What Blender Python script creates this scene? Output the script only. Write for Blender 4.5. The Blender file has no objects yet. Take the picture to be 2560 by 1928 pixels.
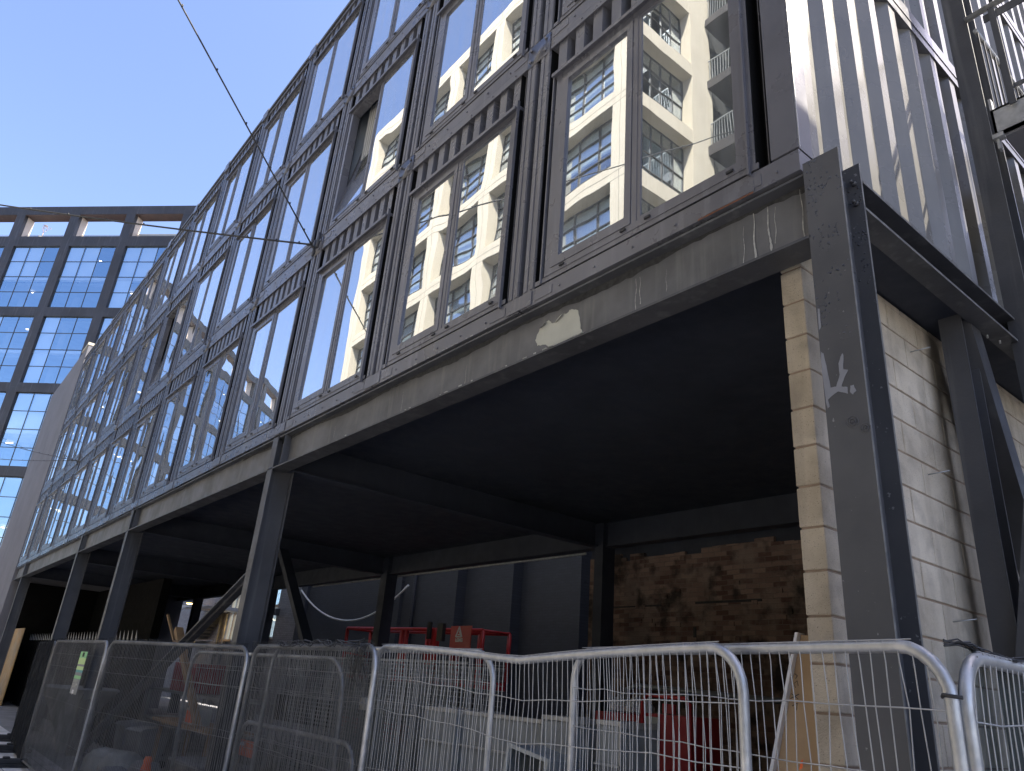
import bpy, math, random
from mathutils import Vector, Matrix
PI = math.pi
rnd = random.Random(7)
sc = bpy.context.scene
col = sc.collection

# ------------------------------------------------------------------ camera
CZ = 1.7
ZB = CZ + 2.898                     # underside of the container modules
cam_d = bpy.data.cameras.new('camera')
cam_d.sensor_fit = 'HORIZONTAL'; cam_d.sensor_width = 36.0
cam_d.lens = 1836.567 / 2560 * 36
cam_d.clip_start = 0.05; cam_d.clip_end = 2000
cam = bpy.data.objects.new('camera', cam_d); col.objects.link(cam)
yaw, pitch, roll = 0.9137, 0.3933, 0.08137
f = Vector((-math.sin(yaw)*math.cos(pitch), math.cos(yaw)*math.cos(pitch), math.sin(pitch)))
r = f.cross(Vector((0, 0, 1))).normalized(); u = r.cross(f)
R_ = math.cos(roll)*r + math.sin(roll)*u; U_ = -math.sin(roll)*r + math.cos(roll)*u
M = Matrix((R_, U_, -f)).transposed().to_4x4()
M.translation = Vector((1.79019, -3.30037, CZ))
cam.matrix_world = M
sc.camera = cam

# ------------------------------------------------------------------ light
SUN_EL, SUN_AZ = math.radians(54), math.radians(52)      # azimuth measured from +x towards +y
w = bpy.data.worlds.new('World'); sc.world = w; w.use_nodes = True
nt = w.node_tree; nt.nodes.clear()
out = nt.nodes.new('ShaderNodeOutputWorld'); bg = nt.nodes.new('ShaderNodeBackground')
sky = nt.nodes.new('ShaderNodeTexSky'); sky.sky_type = 'NISHITA'; sky.sun_disc = False
sky.sun_elevation = SUN_EL; sky.sun_rotation = PI/2 - SUN_AZ
sky.altitude = 50; sky.air_density = 1.0; sky.dust_density = 1.6; sky.ozone_density = 2.0
# low cumulus near the horizon
tc = nt.nodes.new('ShaderNodeTexCoord'); mp = nt.nodes.new('ShaderNodeMapping'); mp.inputs['Scale'].default_value = (1, 1, 2.6)
ns = nt.nodes.new('ShaderNodeTexNoise'); ns.inputs['Scale'].default_value = 3.2; ns.inputs['Detail'].default_value = 7; ns.inputs['Roughness'].default_value = .55
cr = nt.nodes.new('ShaderNodeMapRange'); cr.inputs[1].default_value = .50; cr.inputs[2].default_value = .66
sx = nt.nodes.new('ShaderNodeSeparateXYZ'); el = nt.nodes.new('ShaderNodeMapRange')
el.inputs[1].default_value = .30; el.inputs[2].default_value = .12
mu = nt.nodes.new('ShaderNodeMath'); mu.operation = 'MULTIPLY'
mx = nt.nodes.new('ShaderNodeMix'); mx.data_type = 'RGBA'; mx.inputs[7].default_value = (6.2, 6.3, 6.6, 1)
tn = nt.nodes.new('ShaderNodeMix'); tn.data_type = 'RGBA'; tn.blend_type = 'MULTIPLY'; tn.inputs[0].default_value = 1; tn.inputs[7].default_value = (.97, .92, 1.0, 1)
L = nt.links.new
L(tc.outputs['Generated'], mp.inputs['Vector']); L(mp.outputs[0], ns.inputs['Vector']); L(ns.outputs[0], cr.inputs[0])
L(tc.outputs['Generated'], sx.inputs[0]); L(sx.outputs[2], el.inputs[0]); L(cr.outputs[0], mu.inputs[0]); L(el.outputs[0], mu.inputs[1])
L(mu.outputs[0], mx.inputs[0]); L(sky.outputs[0], tn.inputs[6]); L(tn.outputs[2], mx.inputs[6]); L(mx.outputs[2], bg.inputs[0]); L(bg.outputs[0], out.inputs[0])
bg.inputs[1].default_value = 0.115
sd = bpy.data.lights.new('sun', 'SUN'); sd.energy = 5.0; sd.angle = math.radians(.5); sd.color = (1, .91, .77)
so = bpy.data.objects.new('sun', sd); col.objects.link(so)
sdir = Vector((math.cos(SUN_AZ)*math.cos(SUN_EL), math.sin(SUN_AZ)*math.cos(SUN_EL), math.sin(SUN_EL)))
so.rotation_euler = sdir.to_track_quat('Z', 'Y').to_euler(); so.location = (20, 30, 40)
sc.view_settings.view_transform = 'Standard'; sc.view_settings.look = 'None'
sc.view_settings.exposure = 1.75; sc.view_settings.gamma = 1
sc.cycles.max_bounces = 10; sc.cycles.transparent_max_bounces = 24
sc.cycles.caustics_reflective = False; sc.cycles.caustics_refractive = False
sc.cycles.sample_clamp_indirect = 6

# ------------------------------------------------------------------ materials
MATS = {}
def lin(c):
    return tuple(((v/255+.055)/1.055)**2.4 if v > 10 else v/255/12.92 for v in c) + (1,)
class NT:
    def __init__(s, name):
        s.m = bpy.data.materials.new(name); s.m.use_nodes = True; s.t = s.m.node_tree; s.t.nodes.clear()
        s.o = s.n('ShaderNodeOutputMaterial')
    def n(s, ty, **kw):
        x = s.t.nodes.new(ty)
        for k, v in kw.items():
            setattr(x, k, v)
        return x
    def l(s, a, b): s.t.links.new(a, b)
    def pos(s, scale=(1, 1, 1), rot=(0, 0, 0)):
        g = s.n('ShaderNodeNewGeometry'); mpn = s.n('ShaderNodeMapping')
        mpn.inputs['Scale'].default_value = scale; mpn.inputs['Rotation'].default_value = rot
        s.l(g.outputs['Position'], mpn.inputs['Vector']); return mpn.outputs[0]
    def noise(s, scale=1, detail=4, vec=None, rough=.55):
        x = s.n('ShaderNodeTexNoise'); x.inputs['Scale'].default_value = scale; x.inputs['Detail'].default_value = detail
        x.inputs['Roughness'].default_value = rough
        s.l(vec if vec is not None else s.pos(), x.inputs['Vector']); return x.outputs[0]
    def rng(s, v, a, b, c=0, d=1):
        x = s.n('ShaderNodeMapRange'); 
        for i, q in enumerate((a, b, c, d)): x.inputs[i+1].default_value = q
        s.l(v, x.inputs[0]); return x.outputs[0]
    def mix(s, fac, a, b):
        x = s.n('ShaderNodeMix', data_type='RGBA')
        for sock, v in ((0, fac), (6, a), (7, b)):
            if isinstance(v, (tuple, float, int)): x.inputs[sock].default_value = v
            else: s.l(v, x.inputs[sock])
        return x.outputs[2]
    def math(s, op, a, b):
        x = s.n('ShaderNodeMath', operation=op)
        for i, v in enumerate((a, b)):
            if isinstance(v, (float, int)): x.inputs[i].default_value = v
            else: s.l(v, x.inputs[i])
        return x.outputs[0]
    def bump(s, h, strength=.3, dist=.01, normal=None):
        x = s.n('ShaderNodeBump'); x.inputs['Strength'].default_value = strength; x.inputs['Distance'].default_value = dist
        s.l(h, x.inputs['Height'])
        if normal is not None: s.l(normal, x.inputs['Normal'])
        return x.outputs[0]
    def bsdf(s, colr, rough=.5, metal=0, normal=None, spec=.5):
        x = s.n('ShaderNodeBsdfPrincipled')
        for sock, v in (('Base Color', colr), ('Roughness', rough), ('Metallic', metal), ('Specular IOR Level', spec)):
            if isinstance(v, (tuple, float, int)): x.inputs[sock].default_value = v
            else: s.l(v, x.inputs[sock])
        if normal is not None: s.l(normal, x.inputs['Normal'])
        s.x = x; return x.outputs[0]
    def out(s, sh): s.l(sh, s.o.inputs[0]); return s.m

def paint(name, a, b, scale=1.5, rough=(.3, .5), metal=0, streak=0, streakcol=None, bumps=.06, spec=.5, fine=40):
    """two-tone worn paint or plain stuff"""
    k = NT(name); n1 = k.noise(scale, 6)
    c = k.mix(k.rng(n1, .3, .7), a, b)
    if streak:
        n2 = k.noise(1, 5, k.pos((9, 9, .55)))
        c = k.mix(k.rng(n2, .55, .8, 0, streak), c, streakcol)
    nr = k.noise(scale*3, 5)
    nb = k.noise(fine, 3)
    return k.out(k.bsdf(c, k.rng(nr, .3, .7, rough[0], rough[1]), metal, k.bump(nb, bumps, .01), spec))

def G(v, t=(1, 1, 1)): return (v*t[0], v*t[1], v*t[2], 1)
M_ = MATS
M_['facade'] = paint('facade_paint', G(.105, (.97, .98, 1.1)), G(.165, (.97, .98, 1.1)), .9, (.22, .38), .15, .6, G(.27, (.98, 1, 1.08)), .03)
M_['facade_dark'] = paint('facade_paint_shade', G(.06), G(.08), 1, (.35, .5), .1)
M_['steel'] = paint('black_steel_paint', G(.055, (.95, .98, 1.08)), G(.09, (.96, .98, 1.06)), 1.6, (.38, .6), .1, .7, G(.18, (1, 1, .98)), .12)
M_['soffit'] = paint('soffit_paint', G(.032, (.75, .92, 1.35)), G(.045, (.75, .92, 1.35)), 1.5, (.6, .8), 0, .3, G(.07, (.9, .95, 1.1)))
M_['beamweb'] = paint('beam_web_paint', G(.07, (.97, .99, 1.02)), G(.16, (.98, .99, 1.03)), 1.6, (.42, .62), .1, .8, G(.2, (1, 1, .95)), .1)
# bubbled steel of the corner post
k = NT('blistered_paint'); v = k.n('ShaderNodeTexVoronoi', feature='SMOOTH_F1'); v.inputs['Scale'].default_value = 48; v.inputs['Smoothness'].default_value = .3
v.inputs['Randomness'].default_value = 1
wp = k.noise(9, 2); vm = k.n('ShaderNodeVectorMath', operation='ADD'); 
k.l(k.pos((1, 1, 1)), vm.inputs[0]); 
k.l(vm.outputs[0], v.inputs['Vector'])
blob = k.rng(v.outputs['Distance'], .30, .10)
mask = k.rng(k.noise(5.5, 3), .50, .56)
sp = k.n('ShaderNodeSeparateXYZ'); k.l(k.pos(), sp.inputs[0]); hz = k.rng(sp.outputs[2], 3.45, 3.8)
hx = k.rng(sp.outputs[0], .06, .30, .35, 1.3)
bl = k.math('MULTIPLY', k.math('MULTIPLY', blob, mask), k.math('MULTIPLY', hz, hx))
fine = k.noise(60, 4)
nb = k.bump(bl, 1.0, .045, k.bump(fine, .12, .003))
c = k.mix(k.rng(k.noise(2, 6), .35, .7), G(.075, (.96, .98, 1.05)), G(.105, (.97, .98, 1.02)))
c = k.mix(k.rng(k.noise(30, 4), .68, .72), c, G(.25))
M_['blister'] = k.out(k.bsdf(c, k.rng(k.noise(3, 4), .3, .7, .3, .5), .1, nb))
M_['flange_edge'] = paint('worn_edge', G(.25, (1, 1, .95)), G(.12), 12, (.4, .6), .2)
M_['bare'] = paint('bare_primer', G(.42, (1, 1, .84)), G(.5, (1, 1, .85)), 4, (.5, .7), 0, .4, G(.55, (1, 1, .9)))
M_['bare_grey'] = paint('exposed_grey', G(.20, (.97, 1, 1.1)), G(.25, (.97, 1, 1.1)), 5, (.4, .6))
M_['drip'] = paint('lime_streak', G(.5, (1, 1, .9)), G(.3), 60, (.8, .9))
M_['rust'] = paint('rust', (.25, .09, .04, 1), (.12, .06, .04, 1), 20, (.7, .9))
M_['corr'] = paint('side_wall_paint', G(.14, (1, .965, .88)), G(.2, (1, .965, .88)), .8, (.22, .34), .0, .25, G(.29, (1, .965, .9)), .01, .4)
M_['galv'] = paint('galvanised_steel', G(.36, (1, 1.01, 1.0)), G(.52, (1, 1.01, 1.0)), 14, (.34, .55), .6, 0, None, .05)
M_['galv_dull'] = paint('galvanised_dull', G(.22, (.92, 1.0, 1.04)), G(.34, (.92, 1.0, 1.04)), 4, (.35, .55), .3, .4, G(.42), .03)
M_['wire'] = paint('fence_wire', G(.5, (1, 1, .97)), G(.36), 8, (.4, .55), .5)
M_['rubber'] = paint('recycled_rubber', G(.02), G(.045), 6, (.8, .95), 0, 0, None, .4)
M_['plastic_black'] = paint('black_plastic', G(.02), G(.03), 6, (.4, .6))
M_['cable'] = paint('steel_cable', G(.03), G(.06), 8, (.5, .7), .3)
M_['red'] = paint('red_machine_paint', (.5, .022, .024, 1), (.4, .018, .02, 1), 3, (.35, .5), 0, .3, (.3, .05, .04, 1))
M_['red_dark'] = paint('dark_red_paint', (.42, .02, .035, 1), (.32, .018, .028, 1), 3, (.4, .6))
M_['white'] = paint('white_paint', G(.75), G(.66), 5, (.5, .7))
M_['offwhite'] = paint('offwhite_card', G(.5, (1, 1, .9)), G(.42, (1, 1, .9)), 5, (.7, .9))
M_['orange'] = paint('orange_plastic', (.95, .17, .03, 1), (.85, .14, .03, 1), 5, (.45, .6))
M_['grey_bin'] = paint('grey_plastic', G(.2), G(.26), 5, (.5, .7))
M_['wood'] = paint('timber', (.42, .28, .16, 1), (.3, .19, .1, 1), 4, (.6, .8), 0, .7, (.5, .36, .22, 1))
M_['board'] = paint('plywood_board', (.36, .24, .13, 1), (.5, .35, .2, 1), 3, (.55, .75), 0, .6, (.3, .19, .1, 1), .05)
M_['ply_gold'] = paint('weathered_ply_sheet', (.5, .3, .1, 1), (.3, .25, .17, 1), 1.4, (.35, .6), .1, .6, (.55, .4, .2, 1))
M_['render_grey'] = paint('grey_render', G(.17, (.98, .98, 1.08)), G(.21, (.98, .98, 1.08)), .7, (.8, .95), 0, .3, G(.24), .5, .3, 14)
M_['office'] = paint('dark_cladding', G(.022, (1, .93, 1)), G(.04, (1, .93, 1)), .35, (.4, .6), .1, .4, G(.16, (1, .97, 1.02)), .05)
M_['office_edge'] = paint('pale_floor_edge', G(.55), G(.6), 2, (.5, .7))
M_['soffit_bounce'] = paint('bounce_tinted_soffit', (.1, .065, .06, 1), (.08, .06, .06, 1), 1, (.5, .7))  # warm tint puts orange bounced light into the soffit colour
M_['beige'] = paint('beige_reveal', (.5, .42, .35, 1), (.58, .5, .42, 1), 1, (.6, .8))
M_['cream'] = paint('cream_cladding', (.47, .43, .345, 1), (.52, .48, .39, 1), .8, (.6, .8), 0, .35, (.38, .34, .28, 1))
M_['dark_room'] = paint('dark_room', G(.035, (.9, 1, 1.1)), G(.06, (.9, 1, 1.1)), .7, (.8, .95))
M_['room'] = paint('office_room', G(.3, (.9, 1, 1.1)), G(.45, (.9, 1, 1.1)), .5, (.8, .95))
M_['blind'] = paint('white_blind', G(.82, (.95, 1, 1.02)), G(.75, (.95, 1, 1.02)), .8, (.8, .95), 0, .5, G(.72))
M_['mullion'] = paint('dark_mullion', G(.03), G(.04), 4, (.4, .6))
M_['near_black'] = paint('near_black_matt', G(.02), G(.05), 20, (.7, .9))
M_['green'] = paint('green_print', (.25, .6, .25, 1), (.3, .65, .3, 1), 4, (.5, .7))
M_['green_pale'] = paint('pale_green_print', (.55, .75, .3, 1), (.5, .7, .3, 1), 4, (.5, .7))
M_['banner'] = paint('grey_banner', G(.28, (.95, 1, 1)), G(.22, (.95, 1, 1)), 6, (.6, .8))
M_['teal'] = paint('teal_print', (.12, .4, .38, 1), (.1, .35, .35, 1), 6, (.6, .8))
M_['blue_art'] = paint('blue_mural_paint', (.04, .12, .7, 1), (.05, .35, .6, 1), 1.2, (.6, .8))
M_['green_art'] = paint('green_mural_paint', (.2, .55, .3, 1), (.3, .6, .4, 1), 1.2, (.6, .8))
M_['red_art'] = paint('red_mural_paint', (.7, .08, .08, 1), (.6, .1, .1, 1), 1.2, (.6, .8))
M_['dark_floor'] = paint('site_floor', G(.17, (1, .97, .93)), G(.28, (1, .97, .93)), 2, (.8, .95), 0, 0, None, .5, .5, 12)
M_['blockmortar'] = paint('block_mortar', (.38, .29, .22, 1), (.3, .23, .17, 1), 8, (.85, .95), 0, 0, None, .8, .3, 90)
# concrete block: grainy, lightly stained
k = NT('concrete_block'); gi = k.n('ShaderNodeObjectInfo')
c = k.mix(k.rng(k.noise(2.2, 6), .35, .7), (.47, .405, .31, 1), (.70, .62, .495, 1))
c = k.mix(k.rng(k.noise(220, 2), .6, .75), c, (.72, .66, .52, 1))
c = k.mix(k.rng(k.noise(150, 2), .64, .72), c, (.22, .19, .15, 1))
c = k.mix(k.rng(k.noise(1, 5, k.pos((5, 5, .7))), .5, .75, 0, .65), c, (.26, .22, .17, 1))
c = k.mix(k.rng(k.noise(5, 8), .5, .68, 0, .5), c, (.3, .26, .21, 1))
M_['block'] = k.out(k.bsdf(c, .92, 0, k.bump(k.noise(170, 3), .7, .006), .2))
# brick variants
def brick(name, c1, c2, mort, c3=None, rot=(PI/2, 0, 0), soot=0, bumps=.6, rough=.9, sc_=1.0):
    k = NT(name); b = k.n('ShaderNodeTexBrick'); b.inputs['Scale'].default_value = 1
    b.inputs['Brick Width'].default_value = .225*sc_; b.inputs['Row Height'].default_value = .075*sc_; b.inputs['Mortar Size'].default_value = .006
    b.inputs['Mortar Smooth'].default_value = .3; b.inputs['Bias'].default_value = -.1
    b.inputs['Color1'].default_value = c1; b.inputs['Color2'].default_value = c2; b.inputs['Mortar'].default_value = mort
    pz = k.pos((1, 1, 1), rot); wob = k.n('ShaderNodeTexNoise'); wob.inputs['Scale'].default_value = 3
    k.l(pz, wob.inputs['Vector']); va = k.n('ShaderNodeVectorMath', operation='MULTIPLY_ADD')
    k.l(wob.outputs['Color'], va.inputs[0]); va.inputs[1].default_value = (.03, .03, .03); k.l(pz, va.inputs[2]); k.l(va.outputs[0], b.inputs['Vector'])
    c = b.outputs['Color']
    if c3: c = k.mix(k.rng(k.noise(2.4, 8), .47, .68), c, c3)
    if soot: c = k.mix(k.rng(k.noise(2.6, 8), .5, .64, 0, soot), c, G(.02))
    h = k.math('ADD', k.math('MULTIPLY', b.outputs['Fac'], -1), k.math('MULTIPLY', k.noise(25, 5), .8))
    return k.out(k.bsdf(c, rough, 0, k.bump(h, bumps, .02), .3))
M_['brick_old'] = brick('rough_stock_brick', (.13, .075, .06, 1), (.34, .24, .19, 1), (.2, .16, .13, 1), (.28, .22, .18, 1), soot=.85)
M_['brick_painted'] = brick('charcoal_painted_brick', G(.06, (.9, .97, 1.2)), G(.07, (.9, .97, 1.2)), G(.045, (.9, .97, 1.2)), bumps=.3, rough=.55)
M_['brick_white'] = brick('grey_glazed_brick', G(.3, (.97, .98, 1.08)), G(.22, (.97, .98, 1.08)), G(.1), bumps=.4, rough=.4)
M_['black_wall'] = paint('black_painted_wall', G(.006), G(.009), 2, (.8, .95), 0, 0, None, .2, .08)
# pavement / asphalt
k = NT('pavement_flags'); b = k.n('ShaderNodeTexBrick'); b.inputs['Scale'].default_value = 1; b.inputs['Brick Width'].default_value = .9; b.inputs['Row Height'].default_value = .6
b.inputs['Mortar Size'].default_value = .006; b.inputs['Color1'].default_value = (.72, .70, .66, 1); b.inputs['Color2'].default_value = (.64, .62, .58, 1); b.inputs['Mortar'].default_value = G(.12)
k.l(k.pos(), b.inputs['Vector']); c = k.mix(k.rng(k.noise(1.5, 7), .45, .7, 0, .6), b.outputs['Color'], (.2, .19, .17, 1))
M_['paving'] = k.out(k.bsdf(c, .85, 0, k.bump(k.noise(60, 4), .3, .004)))
k = NT('street_concrete'); c = k.mix(k.rng(k.noise(90, 3), .4, .7), G(.3), G(.4)); c = k.mix(k.rng(k.noise(.6, 6), .45, .65, 0, .6), c, G(.3))
M_['street_concrete'] = k.out(k.bsdf(c, .85, 0, k.bump(k.noise(140, 3), .5, .004)))
# debris netting: woven mesh that lets part of the light through
def netting(name, c, op):
    k = NT(name)
    d = k.n('ShaderNodeBsdfDiffuse'); d.inputs[0].default_value = c
    t = k.n('ShaderNodeBsdfTransparent'); m = k.n('ShaderNodeMixShader')
    fac = k.rng(k.noise(2.5, 5), .3, .7, op-.12, op+.12); k.l(fac, m.inputs[0])
    k.l(t.outputs[0], m.inputs[1]); k.l(d.outputs[0], m.inputs[2]); return k.out(m.outputs[0])
M_['net'] = netting('black_debris_netting', G(.05, (.95, 1, 1.08)), .46)
M_['net_dense'] = netting('dense_debris_netting', G(.028, (.9, 1, 1.2)), .9)
M_['net_thin'] = netting('thin_green_netting', (.10, .12, .11, 1), .35)
# window glass: reflecting coated glass with rolling waves
def glass(name, refl=.6, wave=.02, tint=(.75, .85, .85, 1), scale=1.3, fres=True, gl=(1, 1, 1, 1), film=0):
    k = NT(name)
    g = k.n('ShaderNodeBsdfGlossy'); g.inputs['Roughness'].default_value = 0.0; g.inputs['Color'].default_value = gl
    t = k.n('ShaderNodeBsdfTransparent'); t.inputs[0].default_value = tint
    oi = k.n('ShaderNodeObjectInfo'); va = k.n('ShaderNodeVectorMath', operation='ADD')
    mm = k.n('ShaderNodeMath', operation='MULTIPLY'); mm.inputs[1].default_value = 37.0; k.l(oi.outputs['Random'], mm.inputs[0])
    k.l(k.pos(), va.inputs[0]); k.l(mm.outputs[0], va.inputs[1])
    n1 = k.noise(scale, 1.2, va.outputs[0], .4)
    nb = k.bump(n1, 1.0, wave)
    k.l(nb, g.inputs['Normal'])
    m = k.n('ShaderNodeMixShader')
    if fres:
        lw = k.n('ShaderNodeLayerWeight'); lw.inputs['Blend'].default_value = .35
        fac = k.rng(lw.outputs['Facing'], .15, .75, refl, min(.96, refl+.6)); k.l(fac, m.inputs[0])
    else: m.inputs[0].default_value = refl
    k.l(t.outputs[0], m.inputs[1]); k.l(g.outputs[0], m.inputs[2])
    if not film: return k.out(m.outputs[0])
    df = k.n('ShaderNodeBsdfDiffuse'); df.inputs[0].default_value = (.75, .78, .78, 1); m2 = k.n('ShaderNodeMixShader')
    k.l(k.rng(k.noise(1, 5, k.pos((7, 7, .8))), .3, .75, film*.5, film*1.8), m2.inputs[0]); k.l(m.outputs[0], m2.inputs[1]); k.l(df.outputs[0], m2.inputs[2])
    return k.out(m2.outputs[0])
M_['glass'] = glass('rolling_window_glass', .46, .002, (.7, .8, .8, 1), 1.3, gl=(.92, .95, .98, 1), film=.11)
M_['glass_office'] = glass('office_glass', .5, .002, (.85, .92, .98, 1), .8, gl=(.55, .78, 1.0, 1), fres=False)
M_['glass_town'] = glass('town_glass', .22, .006, (.8, .88, .9, 1), 1.2, gl=(.85, .92, 1, 1))
def emit(name, c, s):
    k = NT(name); e = k.n('ShaderNodeEmission'); e.inputs[0].default_value = c; e.inputs[1].default_value = s; return k.out(e.outputs[0])
M_['lamp'] = emit('warm_lamp_glow', (1, .6, .2, 1), 5)
M_['strip'] = emit('strip_light_glow', (1, .8, .5, 1), 3)
k = NT('sheer_curtain'); d = k.n('ShaderNodeBsdfDiffuse'); d.inputs[0].default_value = G(.8, (1, 1, .95)); t = k.n('ShaderNodeBsdfTransparent'); m = k.n('ShaderNodeMixShader')
wv = k.n('ShaderNodeTexWave'); wv.inputs['Scale'].default_value = 9; wv.inputs['Distortion'].default_value = 3; k.l(k.pos((1, 1, .05)), wv.inputs['Vector'])
k.l(k.rng(wv.outputs['Fac'], 0, 1, .35, .7), m.inputs[0]); k.l(t.outputs[0], m.inputs[1]); k.l(d.outputs[0], m.inputs[2]); M_['curtain'] = k.out(m.outputs[0])

# ------------------------------------------------------------------ mesh helpers
class MB:
    def __init__(s): s.v = []; s.f = []; s.sm = False
    def add(s, vs, fs):
        o = len(s.v); s.v += [tuple(p) for p in vs]; s.f += [tuple(i+o for i in q) for q in fs]; return s
    def box(s, x0, x1, y0, y1, z0, z1):
        x0, x1 = sorted((x0, x1)); y0, y1 = sorted((y0, y1)); z0, z1 = sorted((z0, z1))
        return s.add([(x0,y0,z0),(x1,y0,z0),(x1,y1,z0),(x0,y1,z0),(x0,y0,z1),(x1,y0,z1),(x1,y1,z1),(x0,y1,z1)],
                     [(0,3,2,1),(4,5,6,7),(0,1,5,4),(1,2,6,5),(2,3,7,6),(3,0,4,7)])
    def quad(s, a, b, c, d): return s.add([a, b, c, d], [(0,1,2,3)])
    def bar(s, a, b, w, h, up=(0, 0, 1)):
        a = Vector(a); b = Vector(b); d = (b-a).normalized(); up = Vector(up)
        if abs(d.dot(up)) > .99: up = Vector((1, 0, 0))
        x = d.cross(up).normalized(); y = x.cross(d)
        vs = []
        for p in (a, b):
            for i, j in ((-1,-1),(1,-1),(1,1),(-1,1)): vs.append(p + x*i*w/2 + y*j*h/2)
        return s.add(vs, [(3,2,1,0),(4,5,6,7),(0,1,5,4),(1,2,6,5),(2,3,7,6),(3,0,4,7)])
    def tube(s, pts, r, n=8, cap=True):
        pts = [Vector(p) for p in pts]; vs = []; fs = []
        t = (pts[1]-pts[0]).normalized(); ref = Vector((0, 0, 1)) if abs(t.z) < .9 else Vector((1, 0, 0))
        x = t.cross(ref).normalized()
        for i, p in enumerate(pts):
            if i == 0: d = pts[1]-p
            elif i == len(pts)-1: d = p-pts[i-1]
            else: d = (pts[i+1]-p).normalized() + (p-pts[i-1]).normalized()
            d.normalize(); x = (x - d*x.dot(d)).normalized(); y = d.cross(x)
            rr = r[i] if isinstance(r, (list, tuple)) else r
            for q in range(n):
                a = 2*PI*q/n; vs.append(p + x*math.cos(a)*rr + y*math.sin(a)*rr)
        for i in range(len(pts)-1):
            for q in range(n):
                a = i*n+q; b = i*n+(q+1) % n; fs.append((a, b, b+n, a+n))
        if cap: fs.append(tuple(range(n))[::-1]); fs.append(tuple(range((len(pts)-1)*n, len(pts)*n)))
        if n > 4: s.sm = True
        return s.add(vs, fs)
    def lathe(s, c, prof, n=20):
        vs = []; fs = []
        for rr, z in prof:
            for q in range(n): a = 2*PI*q/n; vs.append((c[0]+rr*math.cos(a), c[1]+rr*math.sin(a), c[2]+z))
        for i in range(len(prof)-1):
            for q in range(n):
                a = i*n+q; b = i*n+(q+1) % n; fs.append((a, b, b+n, a+n))
        fs.append(tuple(range(n))[::-1]); fs.append(tuple(range((len(prof)-1)*n, len(prof)*n)))
        return s.add(vs, fs)
    def plate(s, pts, y, t):                       # polygon in an x-z plane, thickened along y (front face at y)
        n = len(pts); vs = [(x, y, z) for x, z in pts] + [(x, y+t, z) for x, z in pts]
        return s.add(vs, [tuple(range(n)), tuple(range(2*n-1, n-1, -1))] + [(i, i+n, (i+1) % n+n, (i+1) % n) for i in range(n)])
    def mesh(s, name, mat, fix=True):
        me = bpy.data.meshes.new(name); me.from_pydata([tuple(p) for p in s.v], [], s.f)
        import bmesh
        if fix:
            b = bmesh.new(); b.from_mesh(me); bmesh.ops.recalc_face_normals(b, faces=b.faces); b.to_mesh(me); b.free()
        me.materials.append(MATS[mat] if isinstance(mat, str) else mat)
        if s.sm:
            me.polygons.foreach_set('use_smooth', [len(p.vertices) == 4 for p in me.polygons])
        me.update(); return me
    def build(s, name, mat, parent=None, loc=(0, 0, 0), rz=0, bevel=0, fix=True):
        o = bpy.data.objects.new(name, s.mesh(name, mat, fix)); col.objects.link(o); o.location = loc; o.rotation_euler = (0, 0, rz)
        if parent: o.parent = parent
        if bevel:
            m = o.modifiers.new('bevel', 'BEVEL'); m.width = bevel; m.segments = 2; m.limit_method = 'ANGLE'
        return o
def two_tone(a, b, name, mat, mat2, parent):       # one mesh, second material on the fine joints of its surface
    n = len(a.f); a.add(b.v, b.f); o = a.build(name, mat, parent); o.data.materials.append(MATS[mat2])
    for p in o.data.polygons:
        if p.index >= n: p.material_index = 1
    return o
def tag(o, label=None, cat=None, group=None, kind=None):
    if label: o['label'] = label
    if cat: o['category'] = cat
    if group: o['group'] = group
    if kind: o['kind'] = kind
    return o
def empty(name, loc=(0, 0, 0), rz=0):
    o = bpy.data.objects.new(name, None); col.objects.link(o); o.location = loc; o.rotation_euler = (0, 0, rz); o.empty_display_size = .3; return o
def put(me, name, parent, loc=(0, 0, 0), rot=(0, 0, 0)):
    o = bpy.data.objects.new(name, me); col.objects.link(o); o.location = loc; o.rotation_euler = rot; o.parent = parent; return o
def text(name, body, size, mat, parent, M4, depth=.002, bold=0):
    c = bpy.data.curves.new(name, 'FONT'); c.body = body; c.size = size; c.extrude = depth; c.offset = bold; c.align_x = 'CENTER'; c.align_y = 'CENTER'
    c.materials.append(MATS[mat]); o = bpy.data.objects.new(name, c); col.objects.link(o)
    me = bpy.data.meshes.new_from_object(o.evaluated_get(bpy.context.evaluated_depsgraph_get())) if False else None
    dg = bpy.context.evaluated_depsgraph_get(); me = bpy.data.meshes.new_from_object(o.evaluated_get(dg)); bpy.data.objects.remove(o)
    o = bpy.data.objects.new(name, me); col.objects.link(o)
    if parent: o.parent = parent
    o.matrix_basis = M4; return o
def hsec(mb, x0, x1, y0, y1, z0, z1, t=.014):      # H column: flanges face -y and +y
    mb.box(x0, x1, y0, y0+t, z0, z1); mb.box(x0, x1, y1-t, y1, z0, z1); xm = (x0+x1)/2; mb.box(xm-.005, xm+.005, y0+t, y1-t, z0, z1); return mb

# ------------------------------------------------------------------ ground
g = MB().box(-400, 300, -300, 300, -.5, -.13).build('ground', 'street_concrete'); tag(g, kind='structure')
g = MB().box(-90, 14, -4.6, -.35, -.129, 0).build('pavement', 'paving'); tag(g, kind='structure')
g = MB().box(-90, 14, -4.75, -4.601, -.129, .004).build('kerb', 'offwhite'); tag(g, kind='structure')
g = MB().box(-34, 14, -.349, 26, -.129, -.004).build('site_floor', 'dark_floor'); tag(g, kind='structure')

# ------------------------------------------------------------------ container building
P = 2.472; H = 2.896; NB = 13
bld = empty('container_building', (0, 0, 0))
tag(bld, 'black building of stacked container modules on steel posts beside the street', 'building')
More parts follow.
